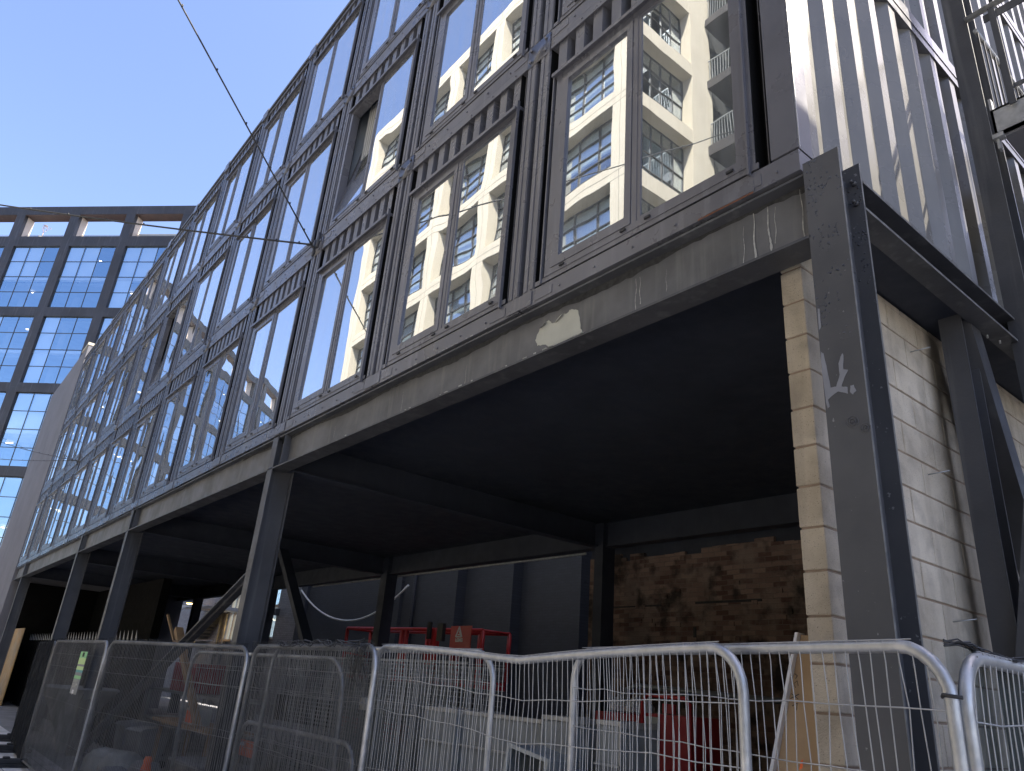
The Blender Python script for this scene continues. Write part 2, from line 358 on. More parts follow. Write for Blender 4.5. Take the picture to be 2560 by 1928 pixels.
# --- one module (local: x 0 at the bay line on its right, runs to -P ; z 0 at its underside; y 0 the front face)
def frame_mesh(corner=False):
    m = MB()
    for x0, x1 in ((-.165, -.03), (-P+.03, -P+.17)):
        if corner and x0 > -1:
            m.box(-.118, .06, 0, .16, .165, H-.1); m.box(-.254, -.222, -.004, .14, .165, H-.1); m.box(-.222, -.118, .12, .16, .165, H-.1); m.box(-.164, -.158, .05, .12, .165, H-.1)
        else:
            m.box(x0, x1, 0, .15, .15, H-.11); m.box(x0+.01, x0+.055, -.006, 0, .16, H-.12); m.box(x1-.05, x1-.01, -.006, 0, .16, H-.12)
    xr = .06 if corner else -.015
    m.box(-P+.015, xr, 0, .14, 0, .148)            # sill rail
    m.box(-P+.19, -.2, -.008, 0, .158, .20)
    m.box(-P+.015, xr, 0, .14, H-.105, H-.002)     # head rail
    m.box(-P+.18, -.17, -.012, 0, H-.118, H-.09)   # drip lip under head rail
    m.box(-P+.19, -P+.40, -.005, 0, .03, .11); m.box(-.40, -.19, -.005, 0, .03, .11)   # raised pads
    m.box(-P+.19, -P+.40, -.005, 0, H-.085, H-.02)
    # slots beside the posts
    pass
    # corrugated upper panel
    x = -P+.27; m.box(-P+.27, -.27, .13, .145, 2.36, H-.1)
    n = 9; w_ = (P-.44)/n
    for i in range(n):
        xc = -P+.22 + w_*(i+.5); a, b = .056, .066
        vs = [(xc-b, .13, 2.36), (xc-a, .012, 2.36), (xc+a, .012, 2.36), (xc+b, .13, 2.36)]
        vs += [(q[0], q[1], H-.1) for q in vs]
        m.add(vs, [(0,1,5,4),(1,2,6,5),(2,3,7,6)])
    for bx in [-P+.1+i*.38 for i in range(7)]:     # small screw heads
        m.box(bx, bx+.014, -.009, 0, .055, .069); m.box(bx+.1, bx+.114, -.009, 0, H-.06, H-.046)
    return m
def winframe_mesh():
    m = MB(); X0, X1, Z0, Z1 = -2.165, -.27, .20, 2.33
    m.box(X0, X0+.07, -.014, .1, Z0, Z1); m.box(X1-.055, X1, -.014, .1, Z0, Z1); m.box(X0+.07, X1-.055, -.014, .1, Z0, Z0+.055); m.box(X0+.07, X1-.055, -.014, .1, Z1-.06, Z1)
    m.box(-1.235, -1.185, -.013, .1, Z0+.055, Z1-.06)                            # mullion
    m.box(-1.185, -1.15, -.008, .05, Z0+.055, Z1-.06); m.box(X1-.085, X1-.055, -.008, .05, Z0+.055, Z1-.06)
    m.box(-1.15, X1-.085, -.008, .05, Z0+.055, Z0+.085); m.box(-1.15, X1-.085, -.008, .05, Z1-.085, Z1-.06)
    m.box(X0-.03, X1+.012, -.06, .01, Z1+.002, Z1+.022); m.box(X0-.03, X1+.012, -.06, -.048, Z1-.016, Z1+.002); m.box(X0-.03, X1+.012, -.012, .06, Z1+.022, Z1+.06)
    m.box(X1+.001, X1+.016, -.03, .001, .13, Z1+.11)                              # side flashing
    m.box(X0-.05, X0-.036, -.02, .08, .16, Z1+.03); m.box(X0-.05, X0-.001, .03, .06, .16, Z1)
    return m
def sash_mesh():                                    # local origin at the foot of the sash
    m = MB(); X0, X1 = -2.09, -1.24; z0, z1 = 0, 2.008
    m.box(X0, X0+.085, -.02, .045, z0, z1); m.box(X1-.06, X1, -.02, .045, z0, z1); m.box(X0+.085, X1-.06, -.02, .045, z0, z0+.08); m.box(X0+.085, X1-.06, -.02, .045, z1-.065, z1)
    return m
def drain_mesh(): return MB().box(0, .05, -.028, -.015, .222, .24)
me_frame = frame_mesh().mesh('container_module', 'facade'); me_frame0 = frame_mesh(True).mesh('container_module', 'facade')
me_wf = winframe_mesh().mesh('window_frame', 'facade'); me_sash = sash_mesh().mesh('window_sash', 'facade')
me_drain = drain_mesh().mesh('drain_cap', 'plastic_black')
def pane(x0, x1, z0, z1, y=.0):
    return MB().box(x0, x1, y, y+.008, z0, z1)
me_p1 = pane(-2.02, -1.29, .065, 1.955).mesh('window_pane', 'glass')
me_p2 = pane(-1.16, -.34, .27, 2.26).mesh('window_pane', 'glass')
mr = MB(); mr.quad((-P+.16, 5.9, .02), (-.16, 5.9, .02), (-.16, 5.9, H-.02), (-P+.16, 5.9, H-.02)); mr.quad((-P+.16, .14, .03), (-.16, .14, .03), (-.16, 5.9, .03), (-P+.16, 5.9, .03))
mr.quad((-P+.16, .14, H-.03), (-.16, .14, H-.03), (-.16, 5.9, H-.03), (-P+.16, 5.9, H-.03))
mr.quad((-P+.16, .14, .03), (-P+.16, 5.9, .03), (-P+.16, 5.9, H-.03), (-P+.16, .14, H-.03)); mr.quad((-.16, .14, .03), (-.16, 5.9, .03), (-.16, 5.9, H-.03), (-.16, .14, H-.03))
me_room = mr.mesh('room_lining', 'room')
mk = MB()
for i in range(24):
    x0 = -2.2+i*.082; mk.quad((x0, .20+.03*(i % 2), .2), (x0+.082, .20+.03*((i+1) % 2), .2), (x0+.082, .20+.03*((i+1) % 2), 2.5), (x0, .20+.03*(i % 2), 2.5))
me_cur = mk.mesh('curtain', 'curtain')
mq = MB()
for i in range(12):
    x0 = -1.1+i*.07; mq.quad((x0, .20+.03*(i % 2), .2), (x0+.07, .20+.03*((i+1) % 2), .2), (x0+.07, .20+.03*((i+1) % 2), 2.5), (x0, .20+.03*(i % 2), 2.5))
me_cur2 = mq.mesh('curtain', 'curtain')
mp_ = MB(); mp_.box(-.165, .155, -.012, 0, -.075, .185)
for a in (-.115, .105):
    for b in (-.02, .13): mp_.tube([(a, -.012, b), (a, -.034, b)], .017, 6)
msl = MB(); msl.box(-.275, -.166, .135, .15, .15, H-.1).box(-.168, -.166, .01, .135, .15, H-.1).box(-.2698, -.262, .002, .135, .15, H-.1)  # black liners put the slots' shade into the colour
me_slot0 = MB().box(-.2215, -.215, .002, .118, .166, H-.1).box(-.215, -.1185, .112, .118, .166, H-.1).mesh('slot_shade_liner', 'black_wall')
me_slot = msl.mesh('slot_shade_liner', 'black_wall')
me_slot2 = MB().box(-P+.171, -P+.27, .135, .15, .15, H-.1).box(-P+.171, -P+.173, .01, .135, .15, H-.1).mesh('slot_shade_liner', 'black_wall')
msb = MB(); msb.box(-.226, -.218, .03, .12, .15, H-.1); me_bead = msb.mesh('sealant_bead', 'facade')
me_plate = mp_.mesh('joint_plate', 'facade')
OPEN = {(2, 1): 10, (6, 1): 9}
for t in range(3):
    for i in range(NB):
        o = put(me_frame0 if i == 0 else me_frame, 'container_module', bld, (-i*P, 0, ZB+t*H))
        put(me_wf, 'window_frame', o); [put(me_drain, 'drain_cap', o, (x_, 0, 0)) for x_ in (-1.98, -1.33, -1.1, -.42)] if i < 7 else None; put(me_slot if i else me_slot0, 'slot_shade_liner', o); put(me_slot2, 'slot_shade_liner', o); put(me_bead, 'sealant_bead', o)
        a = math.radians(-OPEN[(i, t)]) if (i, t) in OPEN else 0
        s = put(me_sash, 'window_sash', o, (0, 0, .257), (a, 0, 0))
        jt = lambda q: math.radians(rnd.uniform(-q, q))*(.35 if i < 2 else 1)
        g1 = put(me_p1, 'window_pane', o, (0, 0, .257), (a + jt(.35), 0, jt(.25)))
        g2 = put(me_p2, 'window_pane', o, (0, 0, 0), (0, 0, jt(.3)))
        put(me_room, 'room_lining', o)
        q = rnd.random()
        if (i, t) == (0, 0): put(me_cur2, 'curtain', o, (-.9, 0, 0))
        elif q < .45: put(me_cur, 'curtain', o)
        elif q < .8: put(me_cur2, 'curtain', o, (-.9 if q < .6 else 0, 0, 0))
        if t > 0: put(me_plate, 'joint_plate', bld, (-i*P, 0, ZB+t*H-.055)) if i else None
# sole plates at the foot of each module joint
ms = MB().box(-.17, .155, -.01, -.001, .012, .14).mesh('sole_plate', 'facade')
for i in range(1, NB): put(ms, 'sole_plate', bld, (-i*P, 0, ZB))
mc = MB().box(-.6, -.24, -.008, -.001, .01, .085).build('cover_plate', 'facade', bld, (0, 0, ZB))
MB().box(-.66, -.25, -.003, -.0012, .0, .012).build('rust_line', 'rust', bld, (0, 0, ZB))
# roof
rf = MB().box(-NB*P-.02, .08, -.03, 6.1, ZB+3*H, ZB+3*H+.07).build('roof', 'facade_dark', bld)
for i in range(1, NB): pass
rc = MB().box(-.16, .14, -.04, .1, -.11, .11).mesh('roof_cleat', 'facade')
for i in range(1, NB): put(rc, 'roof_cleat', bld, (-i*P, 0, ZB+3*H))
# ------ side wall (faces +x)
for t in range(3):
    z0 = ZB+t*H
    sw = MB(); y = .16; per = .402
    pr = []
    while y < 11.8:
        pr += [(.048, y), (.048, y+.115), (-.022, y+.19), (-.022, y+.32)]; y += per
    pr += [(.048, y)]
    vs = [(a, b, z0+.16) for a, b in pr] + [(a, b, z0+H-.10) for a, b in pr]; n = len(pr)
    sw.add(vs, [(i, i+1, i+1+n, i+n) for i in range(n-1)])
    sw.build('side_panel', 'corr', bld, fix=False)
    rl = MB().box(-.1, .06, .16, 12.1, z0, z0+.16).box(-.1, .06, .16, 12.1, z0+H-.1, z0+H-.004).box(.06, .066, .16, 12.1, z0+.0, z0+.016)
    rl.build('side_rail', 'facade', bld)
MB().box(.061, .068, .004, .012, ZB+.17, ZB+3*H).build('corner_trim', 'galv', bld)
MB().box(-.12, -2.4, 6.1, 12.1, ZB, ZB+3*H).build('rear_core', 'facade_dark', bld)
MB().box(.08, -2.45, 6.1, 12.15, ZB+3*H, ZB+3*H+.07).build('roof', 'facade_dark', bld)
# ------ steel frame
BT, BB = ZB-.028, 4.143
mid = [(-.7+.78, -7.42), (-7.42, -14.85), (-14.85, -19.95), (-19.95, -29.7), (-29.7, -32.2)]
bw = MB().box(.08, -32.2, .096, .106, BB, BT).build('beam_web', 'beamweb', bld)
bf = MB().box(.08, -32.2, 0, .2, BB-.018, BB).box(.08, -32.2, .012, .2, BT-.016, BT)
for x in (-7.42, -14.85, -19.95, -29.7): bf.box(x+.21, x+.20, .01, .096, BB, BT-.016)
bf.build('beam_flange', 'steel', bld)
def column(x0, x1, y0, y1, z1, mat='steel', par=bld):
    return hsec(MB(), x0, x1, y0, y1, 0, z1).build('steel_column', mat, par)
cc = MB().box(.075, .283, 0, .016, 0, 4.625).build('corner_post_front', 'blister', bld)
cb = MB().box(.06, .262, .29, .306, 0, 4.69).box(.165, .175, .016, .29, 0, 4.6).build('corner_post_back', 'blister', bld)
MB().box(.2832, .2852, 0, .016, .2, 4.625).box(.2622, .264, .29, .306, .2, 4.69).build('worn_edge', 'flange_edge', bld)
for z in (4.42, 4.56): MB().tube([(.225, .29, z), (.225, .262, z)], .018, 6).tube([(.225, .262, z), (.225, .235, z)], .011, 6).build('bolt', 'steel', bld)
for x in (-7.42, -14.85, -19.95, -29.7):
    column(x-.17, x+.0, .0, .3, ZB-.03)
for x in (-7.44, -14.9, -22.3, -29.7): MB().box(x, x+.2 if x > -8 else x+.3, 5.94, 6.24, 0, BT-.02).build('steel_column', 'soffit', bld)
# cross beams and rear beam, soffit
cbm = MB()
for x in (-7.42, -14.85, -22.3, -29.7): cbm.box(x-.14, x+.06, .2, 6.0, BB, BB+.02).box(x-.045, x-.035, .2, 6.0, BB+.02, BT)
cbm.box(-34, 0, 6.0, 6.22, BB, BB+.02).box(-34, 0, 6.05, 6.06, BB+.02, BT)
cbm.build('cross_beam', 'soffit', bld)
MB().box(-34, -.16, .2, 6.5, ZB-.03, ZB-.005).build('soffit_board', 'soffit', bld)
# side beam (shallow) and its soffit
sb = MB().box(.06, .262, .31, 6.06, 4.565, 4.58).box(.12, .255, .31, 6.06, 4.385, 4.40).box(.12, .13, .31, 6.06, 4.40, 4.565)
sb.build('side_beam', 'steel', bld)
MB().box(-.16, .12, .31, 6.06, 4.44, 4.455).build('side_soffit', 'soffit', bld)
MB().box(.2555, .258, .32, 6.06, 4.384, 4.402).box(.2625, .2645, .32, 6.06, 4.564, 4.582).build('worn_edge', 'flange_edge', bld)
gb = MB()
for q in ((.05, .60), (.14, .66)): gb.tube([(q[0], q[1], 4.44), (q[0], q[1], 4.39)], .007, 6); gb.tube([(q[0], q[1], 4.437), (q[0], q[1], 4.425)], .017, 6)
for q in ((.14, 2.35), (.17, 2.5)): gb.tube([(q[0], q[1], 4.44), (q[0], q[1], 4.36)], .007, 6)
gb.build('threaded_bolt', 'galv', bld)
# alley posts on the side
hsec(MB(), -.05, .10, 2.0, 2.2, 0, 4.44).build('side_post', 'steel', bld)
pp = hsec(MB(), .213, .375, 2.6, 2.86, 0, 14).build('tall_post', 'steel', bld)
MB().box(.3752, .3772, 2.6, 2.614, 0, 14).build('worn_edge', 'flange_edge', bld)
MB().bar((.05, 2.15, 4.44), (.05, 3.6, 0), .16, .16).build('side_brace', 'steel', bld)
# rear braces and front brace
MB().bar((-14.1, 3.0, 4.16), (-11.2, 3.0, 1.45), .12, .2, (0, 1, 0)).build('cross_brace', 'soffit', bld)
MB().bar((-11.2+.0, 3.2, 4.16), (-14.0, 3.2, 1.2), .12, .2, (0, 1, 0)) 
fb = MB().bar((-7.6, .15, 2.95), (-14.6, .15, .2), .02, .09, (0, 1, 0)).bar((-7.6, .21, 2.95), (-14.6, .21, .2), .1, .09, (0, 1, 0))
fb.build('front_brace', 'steel', bld)
# marks on the beam and the corner post
patch = [(-2.348,4.332),(-2.33,4.379),(-2.298,4.421),(-2.24,4.459),(-2.193,4.462),(-2.159,4.417),(-2.124,4.412),(-2.093,4.439),(-2.044,4.46),(-1.977,4.445),(-1.954,4.465),(-1.921,4.459),(-1.863,4.425),(-1.839,4.354),(-1.822,4.261),(-1.805,4.219),(-1.898,4.205),(-1.978,4.21),(-2.06,4.20),(-2.135,4.19),(-2.176,4.212),(-2.205,4.243),(-2.267,4.264),(-2.32,4.275)]
def rough_poly(pts, amp, sub=4, seed=1):
    q = random.Random(seed); o = []
    for i in range(len(pts)):
        a, b = pts[i], pts[(i+1) % len(pts)]
        for j in range(sub):
            t = j/sub; o.append((a[0]*(1-t)+b[0]*t+q.uniform(-amp, amp), a[1]*(1-t)+b[1]*t+q.uniform(-amp, amp)))
    return o
MB().plate(rough_poly(patch, .004), .0935, .0025).build('bare_patch', 'bare', bld)
fl = MB()                                           # curled paint flakes at the edge of the patch
for a, b in (((-2.298, 4.421), (-2.235, 4.462)), ((-2.12, 4.412), (-2.035, 4.463))):
    fl.add([(a[0], .094, a[1]), (b[0], .094, b[1]), (b[0]+.02, .075, b[1]-.03), (a[0]+.03, .072, a[1]-.012)], [(0, 1, 2, 3)])
fl.build('paint_flake', 'steel', bld)
def streak(mb, x0, z0, x1, z1, w, y, seed):
    q = random.Random(seed); n = 22; lft = []; rgt = []
    for i in range(n+1):
        t = i/n; x = x0+(x1-x0)*t+math.sin(t*9+seed)*.004; ww = w*(.35+.9*t)*(.5+q.random())
        lft.append((x-ww, z0+(z1-z0)*t)); rgt.append((x+ww, z0+(z1-z0)*t))
    for i in range(n): mb.quad((lft[i][0], y, lft[i][1]), (rgt[i][0], y, rgt[i][1]), (rgt[i+1][0], y, rgt[i+1][1]), (lft[i+1][0], y, lft[i+1][1]))
for i, (a, b, c_, d_, ww) in enumerate(((-.316, 4.53, -.32, 4.165, .005), (-.222, 4.53, -.213, 4.165, .006), (-.169, 4.5, -.18, 4.25, .002), (-.388, 4.47, -.401, 4.17, .002), (.0, 4.54, .0, 4.2, .003), (-1.27, 4.46, -1.275, 4.2, .0025), (-1.235, 4.46, -1.232, 4.24, .0025), (-1.0, 4.42, -1.0, 4.25, .0012), (-3.3, 4.4, -3.3, 4.2, .002), (-4.4, 4.45, -4.4, 4.22, .002), (-5.9, 4.4, -5.9, 4.25, .002))): st = MB(); streak(st, a, b, c_, d_, ww, .0915, i); st.build('lime_streak', 'drip', bld, fix=False)
q = random.Random(3)
for i in range(46):
    x = q.choice((q.uniform(-4.3, -2.9), q.uniform(-7, -1.7), q.uniform(-2.4, -1.7))); l_ = q.uniform(.01, .05)
    z = ZB+.0 if x < -2.6 and q.random() < .65 else BB-.004
    MB().box(x, x+l_, -.0035, -.0005, z, z+q.uniform(.003, .012)).build('paint_chip', 'drip', bld)
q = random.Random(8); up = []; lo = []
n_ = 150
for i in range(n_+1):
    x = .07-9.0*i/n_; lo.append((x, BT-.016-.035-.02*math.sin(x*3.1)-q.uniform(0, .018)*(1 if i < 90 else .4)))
cl = MB()  # ragged dark band: the top flange's shadow painted on the web
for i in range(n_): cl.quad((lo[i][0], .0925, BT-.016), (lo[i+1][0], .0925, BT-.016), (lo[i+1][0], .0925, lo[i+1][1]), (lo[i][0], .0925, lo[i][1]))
cl.build('flange_shadow', 'near_black', bld, fix=False)
V1 = [(.078,3.426),(.091,3.412),(.104,3.304),(.111,3.215),(.141,3.215),(.165,3.27),(.164,3.334),(.188,3.382),(.194,3.372),(.185,3.296),(.208,3.285),(.185,3.249),(.167,3.208),(.195,3.196),(.195,3.162),(.146,3.186),(.091,3.158),(.098,3.118),(.086,3.113),(.08,3.169),(.078,3.248),(.076,3.346)]
V2 = [(.213,3.199),(.228,3.199),(.237,3.166),(.219,3.152),(.208,3.166)]; V3 = [(.083,3.675),(.093,3.671),(.093,3.561),(.082,3.552)]
bp = MB()
for i, p_ in enumerate((V1, V2, V3)): bp.plate(rough_poly(p_, .0015, 3, i), -.0015, .002)
bp.build('bare_patch', 'bare_grey', bld)
dm = MB()
for (x, z, rr) in ((.204, 3.013, .028), (.262, 2.97, .024)):
    for r1, y1 in ((rr, -.003), (rr*.55, -.006)):
        pts = [(x+r1*math.cos(a*PI/12), y1+.003, z+r1*math.sin(a*PI/12)) for a in range(24)]
        dm.tube(pts+[pts[0]], .0028, 6)
    dm.tube([(x, 0, z), (x, -.006, z)], .007, 8)
dm.build('weld_disc', 'blister', bld)

# ------------------------------------------------------------------ block wall
bw_ = empty('block_wall', (-.245, .35, 0)); tag(bw_, 'bare concrete block wall with raked mortar joints beside the steel corner post', 'wall')
mo = MB().box(-.062, .062, .008, 6.2, 0, 4.40).build('mortar', 'blockmortar', bw_)
bk = MB(); BH = .2266
for rr in range(-7, 13):
    z0 = 1.715+BH*rr+.006; z1 = 1.715+BH*(rr+1)-.006
    if z0 < 0: z0 = 0
    if z1 > 4.4: z1 = 4.4
    y = 0 if rr % 2 == 0 else 0; ys = [0]
    y = (.205 if rr % 2 else .43)
    while y < 6.2: ys.append(y); y += .45
    ys.append(6.2)
    for a, b in zip(ys[:-1], ys[1:]):
        j = rnd.uniform(-.002, .002); bk.box(-.07+j, .07+j, a+.005 if a else 0, b-.005, z0, z1)
bk.build('block_course', 'block', bw_, bevel=.006)
tie = MB()
for y, z in ((1.75, 4.13), (1.75, 3.23), (1.8, 2.3), (2.9, 3.0)): tie.tube([(.07, y-.35, z), (.19, y-.3, z+.02)], .004, 5)
tie.build('wall_tie', 'galv', bw_)

# ------------------------------------------------------------------ far end wall
ew = empty('end_wall', (-32.25, 0, 0)); tag(ew, 'plain grey rendered end wall beyond the last container module', 'wall')
MB().box(0, -9.2, -.02, 6.3, 0, 14.0).build('render_face', 'render_grey', ew)
MB().box(.02, -1.3, -.06, 1.2, 14.0, 14.12).build('coping', 'cream', ew)
cw = MB().box(-32.24, -32.16, .25, 3.0, 0, BB-.02).box(-33, -23.1, 3.0, 3.25, 0, BB-.03).build('dark_core_wall', 'black_wall'); tag(cw, 'matt black wall enclosing the back of the far undercroft', 'wall')

# ------------------------------------------------------------------ dark office building (far left)
ob = empty('office_building', (-37.71, 27.2, 0), math.radians(44)); tag(ob, 'dark grid framed office block with blue glass and open roof frame', 'building')
U0 = -109.6; PW = .86; PP = 5.36; pill = [-46.15 + PP*i for i in range(-11, 6)]
zs = [(28.5, 34.55, 27.65), (21.6, 27.65, 20.8), (14.7, 20.8, 13.9), (7.8, 13.9, 7.0), (.6, 7.0, 0)]
fr = MB()
for p_ in pill: fr.box(p_, p_+PW, 0, .7, 0, 38.7)
for (x0, x1) in [(pill[i]+PW, pill[i+1]) for i in range(len(pill)-1)]:
    fr.box(x0, x1, .003, .9, 37.85, 38.7); fr.box(x0, x1, .003, .9, 34.55, 35.55)
    for a, b, c_ in zs: fr.box(x0, x1, .003, .9, c_, a)
jt_ = MB()
for p_ in pill:
    for z in (3.5, 7.4, 10.5, 14.3, 17.8, 21.2, 24.7, 28.1, 31.5, 35.0, 37.85): jt_.box(p_, p_+PW, -.004, .0, z, z+.03)
for x0, x1 in [(pill[i]+PW, pill[i+1]) for i in range(len(pill)-1)]:
    for a, b in ((37.85, 38.7), (34.55, 35.55), (27.65, 28.5), (20.8, 21.6), (13.9, 14.7)):
        for j in range(0, 4): jt_.box(x0+(x1-x0)*j/3-.012, x0+(x1-x0)*j/3+.012, -.001, .003, a, b)
two_tone(fr, jt_, 'frame', 'office', 'mullion', ob)
so_ = MB(); rv = MB(); win = []
xs = [(pill[i]+PW, pill[i+1]) for i in range(len(pill)-1)]
for x0, x1 in xs:
    so_.box(x0, x1, .03, 1.1, 37.835, 37.848); MB().box(x0+.003, x0+.02, .35, 1.1, 35.55, 37.83).build('sunlit_reveal', 'beige', ob)  # beige strip paints the sunlit side of each roof pillar
so_.build('roof_soffit', 'soffit_bounce', ob)
MB().box(pill[0], pill[-1]+PW, .9, 24, 34.9, 35.5).build('roof_deck', 'office', ob)
rg = MB(); 
for x0, x1 in xs: rg.box(x0+.02, x1, .75, .78, 36.12, 36.16); [rg.box(x0+(x1-x0)*j/5, x0+(x1-x0)*j/5+.03, .75, .78, 35.5, 36.12) for j in range(1, 5)]
rg.build('roof_railing', 'galv', ob)
lv = MB()
for j in range(34): lv.box(-34.4+j*.13, -34.4+j*.13+.07, 1.0, 1.05, 35.5, 36.3)
lv.box(-34.5, -30, 0.98, 1.07, 36.3, 36.42); lv.build('roof_louvre', 'cream', ob)
x0, x1 = xs[8]; W_ = x1-x0
def office_win(Hh, thick):
    m = MB()
    for i in range(4): m.box(W_*i/3-.022, W_*i/3+.022, -.03, .03, 0, Hh)
    for j in range(5): m.box(0, W_, -.028, .028, Hh*j/4-.025, Hh*j/4+.025)
    return m.mesh('window', 'mullion')
me_ow = office_win(6.05, 0); me_og = MB().quad((0, 0, 0), (W_, 0, 0), (W_, 0, 6.05), (0, 0, 6.05)).mesh('glass', 'glass_office'); me_oe = MB().box(.03, W_-.03, -.03, .3, 2.72, 2.95).mesh('floor_edge', 'office_edge')
me_bl = MB().box(.04, W_/3-.04, .1, .12, 3.02, 6.0).mesh('blind', 'blind')
for (a, b, c_) in zs[:4]:
    for i, (x0, x1) in enumerate(xs):
        o = put(me_ow, 'window', ob, (x0, .17, a)); put(me_og, 'glass', o, (0, .0, 0)); put(me_oe, 'floor_edge', o, (0, .06, 0))
        if rnd.random() < .8: put(me_bl, 'blind', o, (0, 0, 0))
        if rnd.random() < .35: put(me_bl, 'blind', o, (W_/3, 0, 0))
        if rnd.random() < .5: put(me_bl, 'blind', o, (W_/3*rnd.choice((1, 2)), 0, rnd.choice((0, -3.0))))
        if rnd.random() < .4: put(me_bl, 'blind', o, (0, 0, -3.0))
inr = MB()
for a, b, c_ in zs: inr.box(pill[0], pill[-1], 1.3, 7, a-.3, a-.02).box(pill[0], pill[-1], 1.2, 7, a+2.72, a+3.0)
for p_ in pill: inr.box(p_+.1, p_+.7, 3.2, 3.8, 0, 34.5)
inr.box(pill[0], pill[-1], 7, 24, 0, 34.8)
inr.build('interior_floors', 'room', ob)
ls = MB(); q = random.Random(5)
for a, b, c_ in zs:
    for zz in (a+2.6, b-.2):
        for n_ in range(26):
            x = q.uniform(pill[4], pill[-1]); 
            if q.random() < .7: ls.box(x, x+.16, 2, 2.16, zz-.06, zz)
            elif a < 20: ls.box(x, x+2.2, 2.5, 2.56, zz-.05, zz)
ls.build('ceiling_light', 'strip', ob)
# bare roof tree
tr = empty('roof_tree', (-37.71-44.2*.7193-1.3*.6947+.0, 27.2-44.2*.6947+1.3*.7193, 35.9)); tag(tr, 'small leafless tree in a planter on the office roof terrace', 'tree')
tb = MB(); q = random.Random(11)
def branch(p, d, l, r0, n):
    e = p+d*l; tb.tube([p, (p+e)/2+Vector((q.uniform(-.03, .03),)*3), e], [r0, r0*.8, r0*.6], 5)
    if n:
        for _ in range(3): branch(e, (d+Vector((q.uniform(-.7, .7), q.uniform(-.7, .7), q.uniform(-.1, .5)))).normalized(), l*.68, r0*.6, n-1)
branch(Vector((0, 0, .4)), Vector((0, 0, 1)), .5, .04, 4); tb.build('branches', 'wood', tr); MB().box(-.3, .3, -.3, .3, 0, .4).build('planter', 'white', tr)

# ------------------------------------------------------------------ cream building across the street (seen in the window reflections)
tb_ = empty('cream_building', (0, 0, 0)); tag(tb_, 'cream framed block across the street mirrored in the container windows', 'building')
Z0 = 4.17-3.35; NF = 9
A0, A1, YA, YC = -31.2, -11.6, -11.0, -15.6
fr = MB(); px_ = [-11.6-3.9*i for i in range(6)]
for x in px_: fr.box(x-.75, x, YA-.6, YA, 0, 31.8)
for n_ in range(NF+1):
    z = Z0+3.35*n_
    for i in range(5): fr.box(px_[i+1], px_[i]-.75, YA-.6, YA-.003, z, z+(.66 if n_ < NF else .85))
# return face (faces +x) between the two facades
fr.box(-12.3, -11.603, YC-.3, YC+1.0, 0, 31.8)
for n_ in range(NF+1): fr.box(-12.2, -11.61, YC+1.0, YA-.6, Z0+3.35*n_, Z0+3.35*n_+.62)
fr.box(-12.6, -12.45, YC+1.0, YA-.6, 0, 3.2)
frc = fr
MB().box(A0, A1, YA-14, YA-1.6, 31.8, 33.6).box(-11.6, 14, YC-14, YC-1.6, 31.8, 33.6).build('roof_storey', 'render_grey', tb_)
MB().box(A0-.4, A1-.3, YA-14, YA-4.0, 0, 31.8).box(-11.3, 14, YC-14, YC-4.2, 0, 31.8).build('core', 'dark_room', tb_)
me_tw = MB()
for i in range(4): me_tw.box(3.15*i/3-.02, 3.15*i/3+.02, -.04, .04, 0, 2.69)
for j in range(6): me_tw.box(0, 3.15, -.04, .04, 2.69*j/5-.018, 2.69*j/5+.018)
me_tw = me_tw.mesh('window', 'mullion'); me_tg = MB().quad((0, 0, 0), (3.15, 0, 0), (3.15, 0, 2.69), (0, 0, 2.69)).mesh('glass', 'glass_town'); me_tbl = MB().box(.1, 3.0, -.5, -.47, .5, 2.69).mesh('blind', 'blind')
for n_ in range(1, NF):
    for i in range(5):
        o = put(me_tw, 'window', tb_, (px_[i+1], YA-.48, Z0+3.35*n_+.66)); put(me_tg, 'glass', o, (0, -.02, 0))
        put(me_tbl, 'blind', o, (0, .36, rnd.choice((0, 0, .9))))
me_rw = MB()
for j in range(6): me_rw.box(0, .05, j*.6, j*.6+.035, 0, 2.73)
for j in range(5): me_rw.box(0, .05, 0, 3.0, j*.68, j*.68+.03)
me_rw = me_rw.mesh('window', 'mullion'); me_rg = MB().box(-.01, .01, 0, 3.0, 0, 2.73).mesh('glass', 'glass_town'); me_rb = MB().box(-.5, -.47, .2, 1.6, .6, 2.7).mesh('blind', 'blind')
for n_ in range(1, NF):
    o = put(me_rw, 'window', tb_, (-12.12, YC+1.0, Z0+3.35*n_+.62)); put(me_rg, 'glass', o)
    if n_ % 2: put(me_rb, 'blind', o, (0, rnd.uniform(0, 1.2), 0))
# recessed balconies: dark reveals, thin slab edges, upright bars
bs = MB()
for n_ in range(0, NF+1):
    z = Z0+3.35*n_; bs.box(-11.6, 14, YC-2.2, YC-.02, z+.0, z+.42)
for x in (-3.2, 5.4): bs.box(x-.3, x+.3, YC-2.2, YC-.03, 0, 31.8)
bs.build('balcony_slab', 'office', tb_)
MB().box(-11.6, 14, YC-2.6, YC-2.2, 0, 31.8).build('balcony_wall', 'dark_room', tb_)
for n_ in range(0, NF):
    rl = MB(); z = Z0+3.35*n_+.42
    rl.box(-11.55, 14, YC-.1, YC-.06, z+1.06, z+1.1)
    for j in range(212): rl.box(-11.5+j*.12, -11.48+j*.12, YC-.09, YC-.07, z, z+1.06)
    rl.build('balcony_railing', 'galv_dull', tb_)
jn = MB()
for n_ in range(NF+1):
    for zz in (.0, .31):
        jn.box(A0, A1-.002, YA-.0005, YA+.002, Z0+3.35*n_+zz, Z0+3.35*n_+zz+.014)
for x in px_: jn.box(x-.38, x-.37, YA-.0005, YA+.002, 0, 31.8)
two_tone(frc, jn, 'frame', 'cream', 'near_black', tb_)
